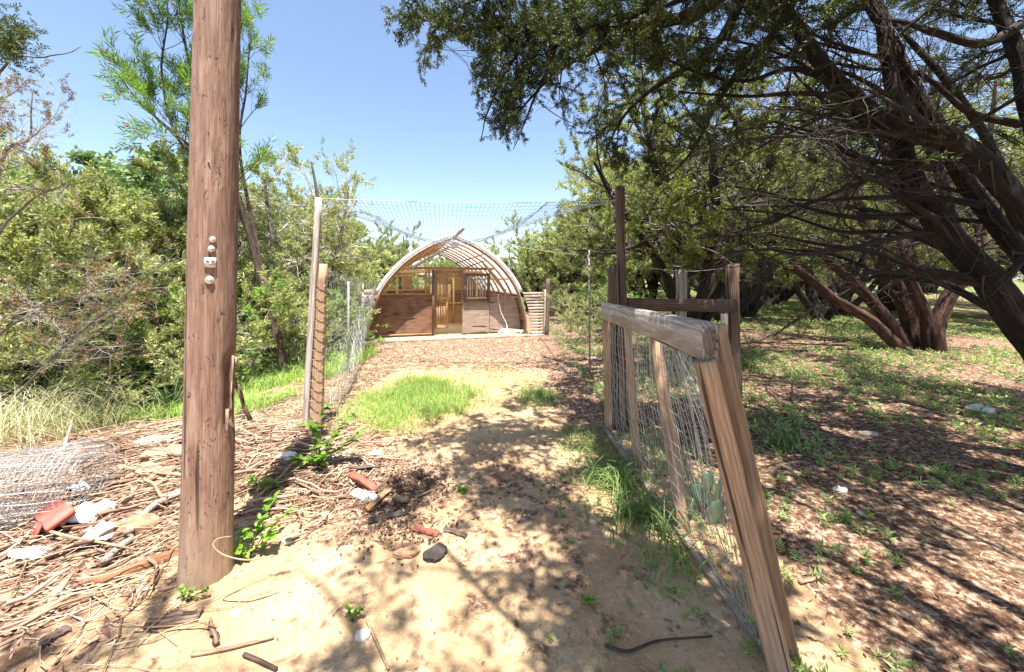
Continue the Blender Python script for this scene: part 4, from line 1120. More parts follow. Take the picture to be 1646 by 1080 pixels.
def cull_over(p):
    px, py = proj(p)
    y = p[:, 1]
    vis = (py > -25) & (y > .3) & (px > -200) & (px < 1850)
    # allowed visible region: ragged clumps hanging along the top from x~600 rightwards
    lim = np.interp(px, [590, 640, 690, 740, 790, 850, 885, 930, 1000, 1100, 1250, 1400], [20, 90, 130, 90, 235, 235, 120, 110, 190, 170, 120, 60])
    lim = lim-45*vnoise(px/42., py/60., s=4)
    qx = p[:, 0]-p[:, 2]*TO_SUN.x/TO_SUN.z; qy = y-p[:, 2]*TO_SUN.y/TO_SUN.z
    edge = np.interp(qy, [1.0, 1.55, 1.8, 2.07, 2.83, 4, 5.2, 10], [-.9, -.95, -.8, -.85, -.75, -.45, -.15, .4])+.55*(vnoise(qx*2.5, qy*2.5, s=78)-.5)
    gap = vnoise(qx*2.1+3, qy*2.1, p[:, 2]*.2, s=77)*.5+vnoise(qx*7, qy*7, s=79)*.5
    band = (qx < -1.45) & (qx > -3.2) & (qy > 1.55+.12*(qx+1.5)) & (qy < 2.0+.12*(qx+1.5)) & (gap > .4)
    shade_gap = ((qx < edge) | (gap < np.where(qx > 1.3, .42, .37))) & ~vis & ~band
    return (vis & ((px < 598) | (py > lim) | (y < 2.3))) | (p[:, 2] < 2.0) | shade_gap
rng = np.random.default_rng(401)
build_tree('overhanging_juniper', 'juniper behind the viewer whose dark sprays hang into the top of the photo', tb, limbs, rng,
    [dict(n=230, length=1.3, tmin=.45, spread=.8, follow=.4, up=-.05, K=7, wiggle=.16, rr=.4, rmax=.016, sides=4),
     dict(n=3000, length=.6, tmin=.1, spread=.7, follow=.5, up=-.15, K=5, wiggle=.2, rr=.5, rmax=.009),
     dict(n=8000, length=.26, tmin=.2, spread=.6, follow=.6, up=-.05, K=4, wiggle=.2, rr=.6, rmax=.003)],
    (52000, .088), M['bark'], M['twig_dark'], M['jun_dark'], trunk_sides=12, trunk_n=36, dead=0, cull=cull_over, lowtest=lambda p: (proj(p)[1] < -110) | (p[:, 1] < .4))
# dedicated drooping clusters at top centre
hb = P(1230, -40, 3.2)
hl = [[(1230, -60, 3.3, .05), (1120, 20, 3.2, .045), (1010, 42, 3.1, .038), (900, 48, 3.05, .025), (830, 55, 3.0, .016), (760, 40, 3.0, .01), (680, 20, 3.0, .006)],
      [(1010, 42, 3.1, .025), (960, 80, 3.1, .018), (900, 110, 3.1, .014), (860, 150, 3.1, .01), (830, 185, 3.1, .007), (815, 210, 3.1, .005), (800, 225, 3.1, .003)],
      [(900, 60, 3.05, .018), (880, 110, 3.05, .014), (862, 150, 3.05, .011), (850, 180, 3.05, .008), (840, 205, 3.05, .006), (832, 225, 3.05, .004), (825, 240, 3.05, .003)],
      [(860, 50, 3.0, .018), (830, 90, 3.0, .014), (805, 130, 3.0, .011), (790, 165, 3.0, .008), (780, 190, 3.0, .006), (776, 212, 3.0, .004), (772, 228, 3.0, .003)],
      [(960, -60, 3.0, .02), (880, -30, 3.0, .017), (800, -10, 3.0, .014), (740, 10, 3.0, .01), (700, 45, 3.0, .008), (685, 80, 3.0, .005), (680, 110, 3.0, .003)],
      [(1200, -20, 3.6, .05), (1160, 60, 3.7, .04), (1100, 110, 3.8, .03), (1040, 150, 3.9, .02), (1000, 190, 4.0, .014), (980, 230, 4.1, .008), (970, 260, 4.1, .005)],
      [(1300, -60, 3.3, .05), (1240, 60, 3.4, .04), (1190, 110, 3.5, .03), (1150, 170, 3.6, .02), (1120, 230, 3.7, .014), (1090, 270, 3.8, .01), (1060, 290, 3.8, .006)]]
# this limb belongs to the leaning juniper
tb = lt.location
limbs = []
for d_ in hl:
    p, r = T(d_); c, rr = limb_geo(rel(p, tb), r, 26, seed=40+len(limbs)); limbs.append((c, rr))
Pn = np.array([c for c, r in limbs]); R = np.array([r for c, r in limbs])
rng = np.random.default_rng(55)
def cull_h(p):
    px, py = proj(p)
    lim = np.interp(px, [600, 640, 665, 690, 720, 750, 775, 800, 850, 875, 900, 1000, 1250], [25, 60, 120, 140, 70, 70, 225, 245, 240, 120, 200, 290, 330])
    return (px < 600) | (py > lim) | (p[:, 1] < 2.4)
n1 = grow(Pn, R, 140, .5, rng, tmin=.15, spread=.6, follow=.6, up=-.15, K=6, wiggle=.2, rr=.5, rmax=.01)
k_ = ~cull_h(n1[0][:, -1]+np.array(tb)); n1 = (n1[0][k_], n1[1][k_])
n2 = grow(*n1, 900, .26, rng, tmin=.1, spread=.6, follow=.6, up=-.1, K=4, wiggle=.2, rr=.6, rmax=.004)
k_ = ~cull_h(n2[0][:, -1]+np.array(tb)); n2 = (n2[0][k_], n2[1][k_])
g_ = join_geo([tubes(Pn, R, 6, ridged=.06), tubes(*n1, 4), tubes(*n2, 3)])
link('drooping_limbs', mesh_np('drooping_limbs', g_[0], g_[1], smooth=True), M['twig_dark'], lt)
pos, d, _ = sample_on(*n2, 7500, .1, 1, rng)
k_ = ~cull_h(pos+np.array(tb)); pos, d = pos[k_], d[k_]
Vf, Ff = sprays('jun', pos, d, .058, rng, .4)
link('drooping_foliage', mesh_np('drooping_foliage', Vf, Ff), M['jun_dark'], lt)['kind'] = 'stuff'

# multi-trunk juniper
mb = G(1488, 562)
Ym = mb.y
md = [
 [(1452, 566, 0, .15), (1400, 515, -.1, .14), (1340, 480, -.3, .12), (1290, 440, -.5, .11), (1230, 405, -.6, .08), (1180, 385, -.7, .06), (1100, 350, -.8, .03)],
 [(1458, 560, .1, .16), (1400, 482, .1, .15), (1340, 425, .1, .12), (1280, 370, .1, .1), (1230, 340, .1, .08), (1180, 290, .1, .06), (1150, 230, .1, .03)],
 [(1478, 560, .2, .26), (1458, 500, .3, .22), (1425, 430, .4, .19), (1400, 380, .5, .15), (1370, 300, .6, .11), (1350, 220, .7, .08), (1330, 120, .8, .03)],
 [(1494, 566, -.1, .16), (1490, 510, -.1, .15), (1470, 465, -.1, .14), (1450, 400, -.1, .12), (1452, 330, -.1, .1), (1420, 240, -.1, .07), (1400, 130, 0, .03)],
 [(1508, 574, -.2, .17), (1510, 515, -.2, .16), (1535, 465, -.2, .17), (1560, 420, -.2, .14), (1585, 350, -.2, .12), (1590, 250, -.2, .08), (1600, 130, -.2, .03)],
 [(1500, 560, .3, .14), (1530, 470, .8, .12), (1540, 400, 1.0, .11), (1520, 330, 1.2, .1), (1530, 240, 1.2, .08), (1500, 150, 1.2, .05), (1490, 60, 1.2, .02)],
]
limbs = [(rel([P(a, b, Ym+c) for a, b, c, r in d_], mb), [r*.68 for a, b, c, r in d_]) for d_ in md]
rng = np.random.default_rng(500)
build_tree('juniper_tree', 'juniper with a cluster of reddish leaning trunks from one base at right', mb, limbs, rng,
    [dict(n=80, length=2.0, tmin=.3, spread=.8, follow=.35, up=.15, K=7, wiggle=.15, rr=.4, rmax=.045, sides=4),
     dict(n=620, length=.95, tmin=.2, spread=.7, follow=.5, up=.1, K=5, wiggle=.22, rr=.5, rmax=.014)],
    (3600, .15), M['bark_red'], M['twig_dark'], M['jun_dark'], trunk_sides=16, trunk_n=50, dead=1100, dead_len=.9, group=JGROUP, dead_mat='twig_brown', fcull=lambda p: (proj(p)[1] > 385) | (vnoise(p[:, 0]*1.3, p[:, 1]*1.3, p[:, 2]*1.3, s=8) < .5))

# desert willow
wb = (-4.15, 7.0, h1(-4.15, 7.0)-.1)
wd = [
 [(462, 606, 7.0, .07), (440, 510, 7.0, .055), (410, 410, 7.0, .05), (385, 320, 6.9, .04), (330, 200, 6.8, .03), (300, 80, 6.8, .02), (280, -40, 6.7, .01)],
 [(455, 590, 7.0, .05), (425, 470, 7.0, .045), (390, 350, 6.9, .035), (330, 260, 6.6, .025), (270, 205, 6.4, .018), (225, 165, 6.2, .012), (190, 120, 6.1, .006)],
 [(455, 590, 7.0, .04), (425, 450, 7.1, .035), (400, 330, 7.1, .03), (385, 230, 7.1, .022), (395, 150, 7.1, .016), (400, 90, 7.1, .01), (405, 60, 7.1, .006)],
 [(455, 590, 7.0, .04), (410, 420, 6.9, .035), (370, 290, 6.7, .03), (290, 230, 6.5, .02), (260, 120, 6.4, .016), (270, 20, 6.4, .01), (255, -60, 6.4, .006)],
]
limbs = [(rel([P(a, b, c) for a, b, c, r in d_], wb), [r for a, b, c, r in d_]) for d_ in wd]
rng = np.random.default_rng(600)
def cull_w(p):
    px, py = proj(p); return (py > 300) | (px < 165) | (px > 440)
build_tree('desert_willow', 'slender desert willow with pink flowers rising behind the utility pole', wb, limbs, rng,
    [dict(n=70, length=.8, tmin=.5, spread=.45, follow=.8, up=.35, K=5, wiggle=.12, rr=.5, rmax=.012),
     dict(n=330, length=.4, tmin=.2, spread=.45, follow=.8, up=.2, K=4, wiggle=.15, rr=.6, rmax=.005)],
    (1700, .17), M['stick_dark'], M['twig_brown'], M['willow'], kind='willow', flowers=170, cull=cull_w, trunk_sides=8, trunk_n=30)

# thin grey juniper left of the netting
sb = (-4.6, 8.7, h1(-4.6, 8.7)-.1)
sdf = [
 [(497, 575, 8.7, .12), (480, 510, 8.7, .11), (455, 450, 8.7, .09), (440, 390, 8.7, .07), (430, 330, 8.7, .04), (425, 280, 8.7, .02)],
 [(500, 575, 8.7, .12), (500, 500, 8.6, .1), (485, 440, 8.5, .085), (500, 380, 8.4, .065), (510, 320, 8.3, .04), (500, 260, 8.3, .02)],
 [(502, 575, 8.7, .1), (520, 500, 8.8, .09), (535, 440, 8.9, .07), (545, 390, 8.9, .05), (555, 340, 9, .03), (560, 300, 9, .015)],
 [(495, 575, 8.7, .08), (455, 530, 8.6, .07), (420, 490, 8.4, .06), (400, 470, 8.3, .04), (375, 440, 8.2, .03), (360, 400, 8.2, .015)],
]
limbs = [(rel([P(a, b, c) for a, b, c, r in d_], sb), [r for a, b, c, r in d_]) for d_ in sdf]
rng = np.random.default_rng(700)
def cull_s(p):
    px, py = proj(p); return (px > 606) | (py < 228)
build_tree('thin_juniper', 'half bare juniper with grey twisted limbs behind the tan fence post', sb, limbs, rng,
    [dict(n=60, length=1.3, tmin=.2, spread=.8, follow=.35, up=.15, K=6, wiggle=.2, rr=.45, rmax=.03),
     dict(n=420, length=.6, tmin=.2, spread=.7, follow=.5, up=.15, K=5, wiggle=.25, rr=.5, rmax=.01)],
    (2000, .17), M['bark_grey'], M['twig_grey'], M['jun'], dead=420, dead_len=.7, cull=cull_s, trunk_sides=10, trunk_n=26)

# dead grey branch sprays at far left
db = (-5.6, 4.3, h1(-5.6, 4.3)-.1)
dd = [
 [(-60, 700, 4.3, .06), (-50, 500, 4.3, .05), (0, 260, 4.3, .035), (45, 225, 4.3, .02), (50, 180, 4.3, .012), (52, 150, 4.3, .006)],
 [(-60, 700, 4.3, .06), (-80, 350, 4.3, .045), (0, 116, 4.3, .025), (70, 92, 4.2, .014), (110, 85, 4.2, .008), (130, 75, 4.2, .004)],
 [(-60, 700, 4.3, .05), (-20, 560, 4.2, .035), (60, 500, 4.1, .02), (140, 470, 4.1, .014), (200, 440, 4.1, .009), (240, 410, 4.1, .005)],
 [(-60, 700, 4.3, .05), (20, 640, 4.2, .03), (100, 560, 4.1, .02), (170, 500, 4.1, .015), (230, 450, 4.1, .01), (290, 400, 4.1, .005)],
 [(-60, 700, 4.3, .05), (-20, 420, 4.2, .03), (40, 330, 4.1, .02), (100, 300, 4.1, .013), (150, 290, 4.1, .008), (180, 280, 4.1, .004)],
]
limbs = [(rel([P(a, b, c) for a, b, c, r in d_], db), [r*.55 for a, b, c, r in d_]) for d_ in dd]
rng = np.random.default_rng(800)
def cull_d(p):
    px, py = proj(p); return (px > 285) | ((py < 330) & (px > 128)) | (p[:, 1] < 3.0) | ((py < 95) & (px > 30))
build_tree('dead_juniper', 'mostly dead juniper with pale bare branches at the upper left edge', db, limbs, rng,
    [dict(n=70, length=.8, tmin=.3, spread=.5, follow=.7, up=.05, K=6, wiggle=.2, rr=.5, rmax=.01),
     dict(n=420, length=.34, tmin=.2, spread=.6, follow=.6, up=0, K=4, wiggle=.3, rr=.5, rmax=.004)],
    (800, .08), M['bark_grey'], M['twig_grey'], M['brown_leaf'], dead=420, dead_len=.35, cull=cull_d, trunk_sides=8, trunk_n=26)

rng = np.random.default_rng(811); djt = [o for o in COL.objects if o.name == 'dead_juniper'][0]
pos = np.array([P(rng.normal(8, 22), rng.normal(68, 22), 3.6+rng.normal(0, .1)) for _ in range(420)])-np.array(db)
pos = pos[pos[:, 0]+db[0] < P(52, 60, 3.6).x]
Vf, Ff = sprays('jun', pos, np.tile([.6, 0, .2], (len(pos), 1)), .075, rng, .5)
c = catmull([tuple(Vector(P(a, b, 3.6))-Vector(db)) for a, b in ((-140, 130), (-60, 90), (0, 70), (40, 60))], 12)
g_ = join_geo([(Vf, Ff[0]), tubes(c[None], np.linspace(.02, .004, 12)[None], 5)])
link('green_tuft', mesh_np('green_tuft', g_[0], g_[1]), M['jun_dark'], djt)['kind'] = 'stuff'
# green shrubs under the left trees
def shrub(loc, h, seed, label, folm, n=1300, size=.13, kind='jun', name='shrub', bare=60):
    rng = np.random.default_rng(seed)
    limbs = gen_limbs(rng, 6, h, h*.6, .018, K=5)
    t = build_tree(name, label, loc, limbs, rng,
        [dict(n=50, length=h*.5, tmin=.1, spread=.7, follow=.5, up=.2, K=5, wiggle=.2, rr=.6, rmax=.012),
         dict(n=220, length=h*.25, tmin=.2, spread=.6, follow=.6, up=.2, K=4, wiggle=.2, rr=.6, rmax=.006)],
        (n, size), M['bark_grey'], M['twig_grey'], folm, kind=kind, dead=bare, dead_len=h*.3, trunk_sides=6, trunk_n=10)
    t['category'] = 'shrub'; t['group'] = 'shrubs along the left bank'
    return t
shA = shrub(gz(-4.9, 6.3), 1.7, 901, 'yellow green juniper shrub left of the pole above the debris', M['jun'], 1500, .15)
shB = shrub(gz(-3.9, 8.0), 1.3, 902, 'pale bare shrub between utility pole and tan fence post', M['willow'], 500, .12, 'leaf', bare=160)
for src, x, y, rz, s, lab in [(shA, -6.6, 5.4, 2, 1.15, 'bright green shrub below the dead grey branches'), (shA, -8.2, 6.0, 4, 1.3, 'large green shrub at the left edge behind the grass'),
                              (shA, -4.4, 7.6, 1, .9, 'green shrub half hidden by the utility pole'), (shB, -5.1, 6.7, 3, 1.2, 'tangled pale shrub just left of the pole'),
                              (shB, -5.2, 9.8, 2, 1.0, 'pale shrub behind the wire fence at left'), (shB, -7.4, 6.7, 5, 1.3, 'tangle of bleached twigs among the left junipers'),
                              (shA, 1.9, 9.8, 5, .65, 'small sunlit shrub behind the low wire fence right of the coop'), (shB, 2.9, 10.6, 1, .9, 'scrubby bush behind the stake right of the coop')]:
    copy_tree(src, gz(x, y), rz, (s, s, s), lab)

# ------------------------------------------------------------------ barn and bins
bn = thing('barn', 'dark weathered board barn behind the grove at right', 'barn', gz(18.2, 26), -.12)
for k in range(27):
    x = -4.6+k*.36
    if 14 <= k <= 17: continue
    beam('wall_board', (x, 0, 0), (x, 0, 3.0), .34, .04, M['w_barn'] if k < 14 else M['w_grey'], bn, c=.006)
beam('barn_door', (.985, .06, .02), (.985, .06, 2.3), 1.3, .05, M['w_dark'], bn, c=.01)
beam('door_lintel', (.32, 0, 2.5), (1.66, 0, 2.5), .3, .06, M['w_barn'], bn)
rfv = [(-5, -.4, 2.95), (5.4, -.4, 2.95), (5.4, 2.5, 4.1), (-5, 2.5, 4.1), (5.4, 5.4, 2.95), (-5, 5.4, 2.95)]
rv = rfv+[(a, b_, c-.08) for a, b_, c in rfv]
link('roof', mesh_np('roof', rv, np.array([(0, 1, 2, 3), (3, 2, 4, 5), (9, 8, 7, 6), (11, 10, 8, 9), (0, 6, 7, 1), (5, 4, 10, 11), (1, 7, 8, 2), (2, 8, 10, 4), (3, 9, 6, 0), (5, 11, 9, 3)])), M['metal'], bn)
for (x0, y0, x1, y1) in ((-4.8, .0, -4.8, 5), (5.1, 0, 5.1, 5), (-4.8, 5, 5.1, 5)):
    a = Vector((x0, y0, 1.48)); b_ = Vector((x1, y1, 1.48))
    beam('side_wall', a, b_, 2.95, .05, M['w_barn'], bn, face=(-1, 0, 0) if x0 == x1 else (0, 1, 0), c=.004)
def bin_(x, y, label, s=1.0):
    t = thing('trash_bin', label, 'bin', gz(x, y, .05), random.uniform(-.3, .3), 'trash bins by the barn')
    me = bpy.data.meshes.new('bin'); a, b_ = .22*s, .3*s
    V = [(-a, -a, 0), (a, -a, 0), (a, a, 0), (-a, a, 0), (-b_, -b_, .9), (b_, -b_, .9), (b_, b_, .9), (-b_, b_, .9)]
    me.from_pydata(V, [], [(3, 2, 1, 0), (0, 1, 5, 4), (1, 2, 6, 5), (2, 3, 7, 6), (3, 0, 4, 7), (4, 5, 6, 7)])
    link('body', me, M['bin'], t)
    link('lid', beam_mesh(.07, .66*s, .66*s, .05), M['lid'], t, (0, 0, .904))
    for sx in (-1, 1):
        wv = stick_mesh([(sx*.24-.03, .24, .09), (sx*.24+.03, .24, .09)], .09, .09, 12, 3)
        link('wheel', wv, M['black'], t)
bin_(12.3, 20.4, 'left of two grey trash bins with pale lids by the barn')
bin_(13.5, 20.6, 'right of two grey trash bins with pale lids by the barn', 1.1)

# ------------------------------------------------------------------ debris things
def rock(label, p, sx, sy, sz, mat, seed, rz=0, name='stone', group=None, rough=.25, cat='stone'):
    import bmesh
    bm = bmesh.new(); bmesh.ops.create_icosphere(bm, subdivisions=3, radius=1)
    rng = np.random.default_rng(seed); o0 = rng.uniform(0, 50)
    for v in bm.verts:
        c = v.co
        k = 1+rough*(float(fbm(np.array([c.x*1.6+o0]), np.array([c.y*1.6]), c.z*1.6, s=seed % 17)[0])-.47)*3
        v.co = Vector((math.copysign(abs(c.x)**.75, c.x)*sx, math.copysign(abs(c.y)**.75, c.y)*sy, math.copysign(abs(c.z)**.7, c.z)*sz))*k
    me = bpy.data.meshes.new(name); bm.to_mesh(me); bm.free()
    o = link(name, me, mat, None, Vector(p)+Vector((0, 0, sz*.35))); o.rotation_euler = (random.uniform(-.15, .15), random.uniform(-.15, .15), rz)
    return tag(o, label, cat, group)
rock('white fist-sized stone on the sand at bottom centre-left', G(583, 1024), .03, .024, .02, M['stone_w'], 1)
rock('white rounded rock on dark soil left of the tan fence post', G(458, 738), .09, .06, .04, M['stone_w'], 2)
rock('small white stone on the sand right of the utility pole foot', G(379, 987), .024, .018, .01, M['stone_w'], 3)
rock('pale stone half under the sprouting leaves right of the pole', G(460, 872), .03, .025, .018, M['stone'], 4)
rock('pale grey flat slab near the far end of the gate', G(949, 576), .13, .10, .02, M['stone_w'], 5, .4)
rock('pale rock behind the leaning gate in the shade', G(1352, 790), .045, .03, .02, M['stone_w'], 6)
rock('large pale rock on the litter at far right', G(1574, 660), .12, .09, .04, M['stone_w'], 7)
rock('small white stone right of the leaning post', G(1384, 826), .02, .02, .012, M['stone_w'], 8)
rock('low flat limestone among weeds right of the fence frame', G(1395, 698), .09, .06, .02, M['stone'], 9)
rock('blackened stone on the path below the long dark stick', G(655, 890), .075, .045, .022, M['clod'], 12, .3)
rock('charred lump next to the blackened stone', G(700, 893), .07, .05, .028, M['char'], 13, .9, name='charred_wood', cat='wood')
rock('rusty brown earth lump in the debris pile near the plastic', G(215, 850), .13, .07, .05, M['clod'], 14, .3, name='soil_clod', cat='clod')
rock('pale rock at the top edge of the debris pile', G(245, 712), .12, .07, .035, M['stone_w'], 15, .3)
def chunk(label, px0, py0, px1, py1, w, t, mat, lift=.02, name='wood_chunk', cat='wood', jit=.004):
    a = G(px0, py0); b_ = G(px1, py1); a.z += lift; b_.z += lift*.6
    o = beam(name, a, b_, w, t, mat, None, face=(0, -.3, 1), rings=7, jit=jit); return tag(o, label, cat)
chunk('short red heartwood chunk lying by the burnt hole', 565, 770, 604, 795, .05, .03, M['redwood'], .05)
chunk('grey board end lying beneath the red wood chunk', 566, 803, 606, 812, .06, .03, M['w_grey'], .05)
chunk('brown split stick leaning across the small soil hollow', 590, 826, 630, 786, .035, .02, M['w_brown'], .03)
chunk('dark curved bark strip above the red wood chunk', 560, 760, 612, 756, .03, .02, M['w_dark'], .04)
chunk('long dark stick below the soil hollow', 592, 842, 654, 828, .028, .02, M['char'], .02)
chunk('pink tinted bark flake on the path', 665, 852, 705, 860, .04, .012, M['redwood'], .015)
chunk('dark grey bark flake at the right of the pink flake', 714, 853, 750, 864, .028, .010, M['w_dark'], .015)
chunk('pale cut branch stub right of the soil hollow', 632, 806, 656, 808, .035, .03, M['w_tan'], .03)
chunk('thin upright-tilted stick right of the soil heap', 664, 804, 702, 788, .012, .01, M['w_dark'], .02)
chunk('pale timber offcut at the back of the debris pile', 232, 742, 276, 738, .10, .05, M['deadwood'], .06, 'timber_offcut')
chunk('second pale timber offcut touching the utility pole', 270, 737, 298, 738, .09, .05, M['deadwood'], .08, 'timber_offcut')
chunk('tilted flat timber offcut below the other two', 228, 762, 272, 768, .12, .045, M['w_tan'], .04, 'timber_offcut')
chunk('black weathered board end near the bottom of the pole', 238, 1006, 322, 992, .055, .03, M['w_dark'], .015, 'timber_offcut')
chunk('dark bark slab at lower left of the debris', 66, 1040, 110, 1012, .05, .02, M['w_dark'], .012, 'bark_slab')
chunk('upright grey splinter standing in the soil at bottom left', 338, 1006, 348, 1040, .018, .014, M['w_dark'], .02)
def branch(label, pts, r0, r1, mat, lift=.02, name='fallen_branch'):
    q = [G(*p[:2])+Vector((0, 0, lift+(p[2] if len(p) > 2 else 0))) for p in pts]
    b0 = q[0]
    o = link(name, stick_mesh([p-b0 for p in q], r0, r1, 7, 22, ridged=.06, seed=len(label)), mat, None, b0)
    return tag(o, label, 'branch')
branch('long pale forked branch lying below the white plastic', [(55, 860), (110, 876), (160, 885), (220, 898)], .009, .006, M['stick_tan'], .05)
branch('thick weathered grey branch pointing at the pole', [(205, 870), (240, 830), (270, 812), (300, 800)], .022, .02, M['stick_grey'], .05)
branch('grey broken branch below the earth lump', [(165, 915), (190, 892), (215, 875)], .022, .018, M['stick_grey'], .04)
branch('rotten orange log sloping down left of the pole foot', [(150, 940), (200, 925), (250, 905), (296, 890)], .035, .03, M['stick_rot'], .01, 'rotten_log')
branch('curved pale branch piece in the middle of the debris', [(232, 785), (248, 795), (258, 812), (270, 815)], .012, .008, M['stick_tan'], .07)
branch('bent bone coloured branch above the white plastic', [(195, 818), (208, 812), (213, 800), (208, 790)], .012, .008, M['stick_tan'], .05)
branch('pale twig standing up from the back of the debris', [(98, 738, 0), (108, 720, .08), (118, 700, .18)], .018, .008, M['stick_grey'], .02)
branch('dark log along the back edge of the debris pile', [(110, 748), (160, 742), (215, 722)], .035, .025, M['stick_dark'], .02, 'rotten_log')
branch('long straight pale branch crossing toward the pole', [(135, 762), (170, 740), (205, 722)], .015, .01, M['stick_tan'], .05)
branch('pale debarked pole piece across the upper debris', [(190, 760), (240, 768), (298, 775)], .016, .012, M['stick_tan'], .05)
branch('long bleached branch at the bottom left corner', [(30, 1018), (90, 985), (150, 965), (230, 940)], .008, .005, M['stick_tan'], .03)
branch('thin straight stick on the sand below the pole', [(308, 1057), (360, 1048), (440, 1028)], .008, .006, M['stick_tan'], .012)
branch('dark short stick at the bottom edge near the pole', [(392, 1056), (420, 1068), (445, 1080)], .009, .007, M['stick_dark'], .012)
branch('thin bent twig standing on the sand at bottom centre', [(590, 1000), (603, 1030), (625, 1080)], .006, .005, M['stick_tan'], .012)
branch('dark root lying across the sand by the gate foot', [(972, 1042), (1010, 1052), (1060, 1035), (1145, 1028)], .007, .004, M['stick_dark'], .015)
branch('slanting pale stick right of the utility pole', [(405, 820), (450, 780), (482, 742)], .010, .007, M['stick_tan'], .06)
branch('second slanting pale stick near the black bark', [(380, 800), (430, 760), (470, 718)], .009, .006, M['stick_tan'], .05)
branch('small fallen stick on the litter right of the leaning post', [(1285, 940), (1320, 932)], .010, .008, M['stick_tan'], .015)
branch('leaning dead stem behind the utility pole', [(384, 655, 0), (392, 690, 0), (389, 660, .22)], .02, .01, M['stick_dark'], .0)

# plastic, box, wire roll
def crumple(label, p, sx, sy, hgt, seed, mat, name='plastic_bag', rz=0):
    n = 26; u = np.linspace(-1, 1, n); U, Vv = np.meshgrid(u, u)
    rr = np.sqrt(U**2+Vv**2)*(1+.25*np.sin(3*np.arctan2(Vv, U)+seed))
    h = .55*hgt*np.clip(1-rr**2, 0, 1)**.5*(.5+1.0*np.abs(fbm(U*2.2+seed, Vv*2.2, s=seed, o=3)-.45)*3.2)
    x = U*sx*(1+.15*np.sin(5*Vv+seed)); y = Vv*sy*(1+.15*np.cos(4*U))
    V = np.stack([x, y, h], -1).reshape(-1, 3); V2 = V.copy(); V2[:, 2] -= .006
    ii = np.arange(n*n).reshape(n, n)
    msk = (rr < 1.02)[:-1, :-1]
    Fq = np.stack([ii[:-1, :-1], ii[:-1, 1:], ii[1:, 1:], ii[1:, :-1]], -1)[msk]
    me = mesh_np(name, np.vstack([V, V2]), np.vstack([Fq, Fq[:, ::-1]+n*n]))
    o = link(name, me, mat, None, Vector(p)+Vector((0, 0, .015))); o.rotation_euler.z = rz
    return tag(o, label, 'plastic' if 'plastic' in name else 'paper')
crumple('large crumpled white plastic sheet in the debris left of the pole', G(135, 832), .17, .12, .10, 3, M['white_pl'], rz=.4)
crumple('smaller white plastic scrap right of the red cardboard', G(168, 860), .11, .08, .07, 5, M['white_pl'], rz=1.0)
crumple('white scrap of plastic at the lower left of the pile', G(45, 895), .10, .05, .05, 8, M['white_pl'])
crumple('white paper scrap at the top of the plastic heap', G(125, 790), .08, .04, .08, 9, M['white_pl'], 'paper_scrap')
crumple('bit of white paper behind the leaning gate in the litter', G(1350, 789), .035, .025, .03, 10, M['white_pl'], 'paper_scrap')
crumple('small pale paper scrap by the soil mound below the grass', G(603, 730), .05, .04, .03, 11, M['white_pl'], 'paper_scrap')
box = thing('cardboard_box', 'flattened red cardboard box with a tan stripe beside the white plastic', 'box', G(92, 848)+Vector((0, 0, .05)), -.45)
bl_ = Vector(box.location)
for nm, a, b_, w_, t_, m_ in (('panel', (-.15, .0, .03), (.15, -.02, .05), .13, .035, 'red_card'), ('stripe', (-.035, .0, .038), (.035, -.005, .0427), .1305, .0365, 'w_tan')):
    beam(nm, a, b_, w_, t_, M[m_], box, face=(0, -.5, 1), rings=4, jit=.002)
beam('flap', (-.16, -.05, -.01), (.1, -.1, .0), .07, .006, M['red_card'], box, face=(0, -1, .5), rings=4, jit=.002)
# wire roll
rb = G(15, 868); wr_ = []
c0 = rb+Vector((-.25, .12, .22)); rng = np.random.default_rng(9)
for layer in range(3):
    R0 = .24-.035*layer
    for k in range(34):
        y = -.45+k*.9/33
        wr_.append([tuple(c0+Vector((y*.9+.02*math.sin(3*a), y*.42+R0*math.cos(a)*.9, R0*math.sin(a)*(1-.1*layer)))+Vector(rng.normal(0, .004, 3))) for a in np.linspace(0, 2*math.pi, 13)])
    for k in range(20):
        a = 2*math.pi*k/20+layer
        wr_.append([tuple(c0+Vector((y*.9, y*.42+R0*math.cos(a+.4*y)*.9, R0*math.sin(a+.4*y)))+Vector(rng.normal(0, .006, 3))) for y in np.linspace(-.45, .45, 7)])
o = wire_obj('wire_roll', wr_, .0016, M['wire']); o['kind'] = 'thing'
tag(o, 'loose roll of silvery chicken wire at the left edge beside the debris', 'wire roll')
# dark piece of shade cloth wire in soil hole
# ------------------------------------------------------------------ plants
def blades(pos, L, wd, rng, lean=.35, seg=4, curl=.5):
    n = len(pos); a = rng.uniform(0, 2*math.pi, n); Ln = L*rng.uniform(.5, 1.25, n)
    ln = np.abs(rng.normal(0, lean, n))+.05
    side = np.stack([-np.sin(a), np.cos(a), 0*a], -1); out = np.stack([np.cos(a), np.sin(a), 0*a], -1)
    Vs = []
    for k in range(seg+1):
        t = k/seg
        th = ln+curl*t*t
        c = pos+out*(Ln*t*np.sin(th))[:, None]+np.array([0, 0, 1])*(Ln*t*np.cos(th))[:, None]
        w_ = wd*(1-t**1.6)*.5+.0004
        Vs += [c-side*w_, c+side*w_]
    V = np.stack(Vs, 1)
    b = (np.arange(n)*(2*(seg+1)))[:, None, None]; k = (np.arange(seg)*2)[None, :, None]
    Fq = (b+k+np.array([0, 1, 3, 2])[None, None, :]).reshape(-1, 4)
    return V.reshape(-1, 3), Fq
def gpos(x, y): return np.stack([x, y, H(x, y)-.004], -1)
rng = np.random.default_rng(77)
def scatter(n, x0, x1, y0, y1, dens, rng):
    x = rng.uniform(x0, x1, n); y = rng.uniform(y0, y1, n)
    k = rng.random(n) < dens(x, y); return x[k], y[k]
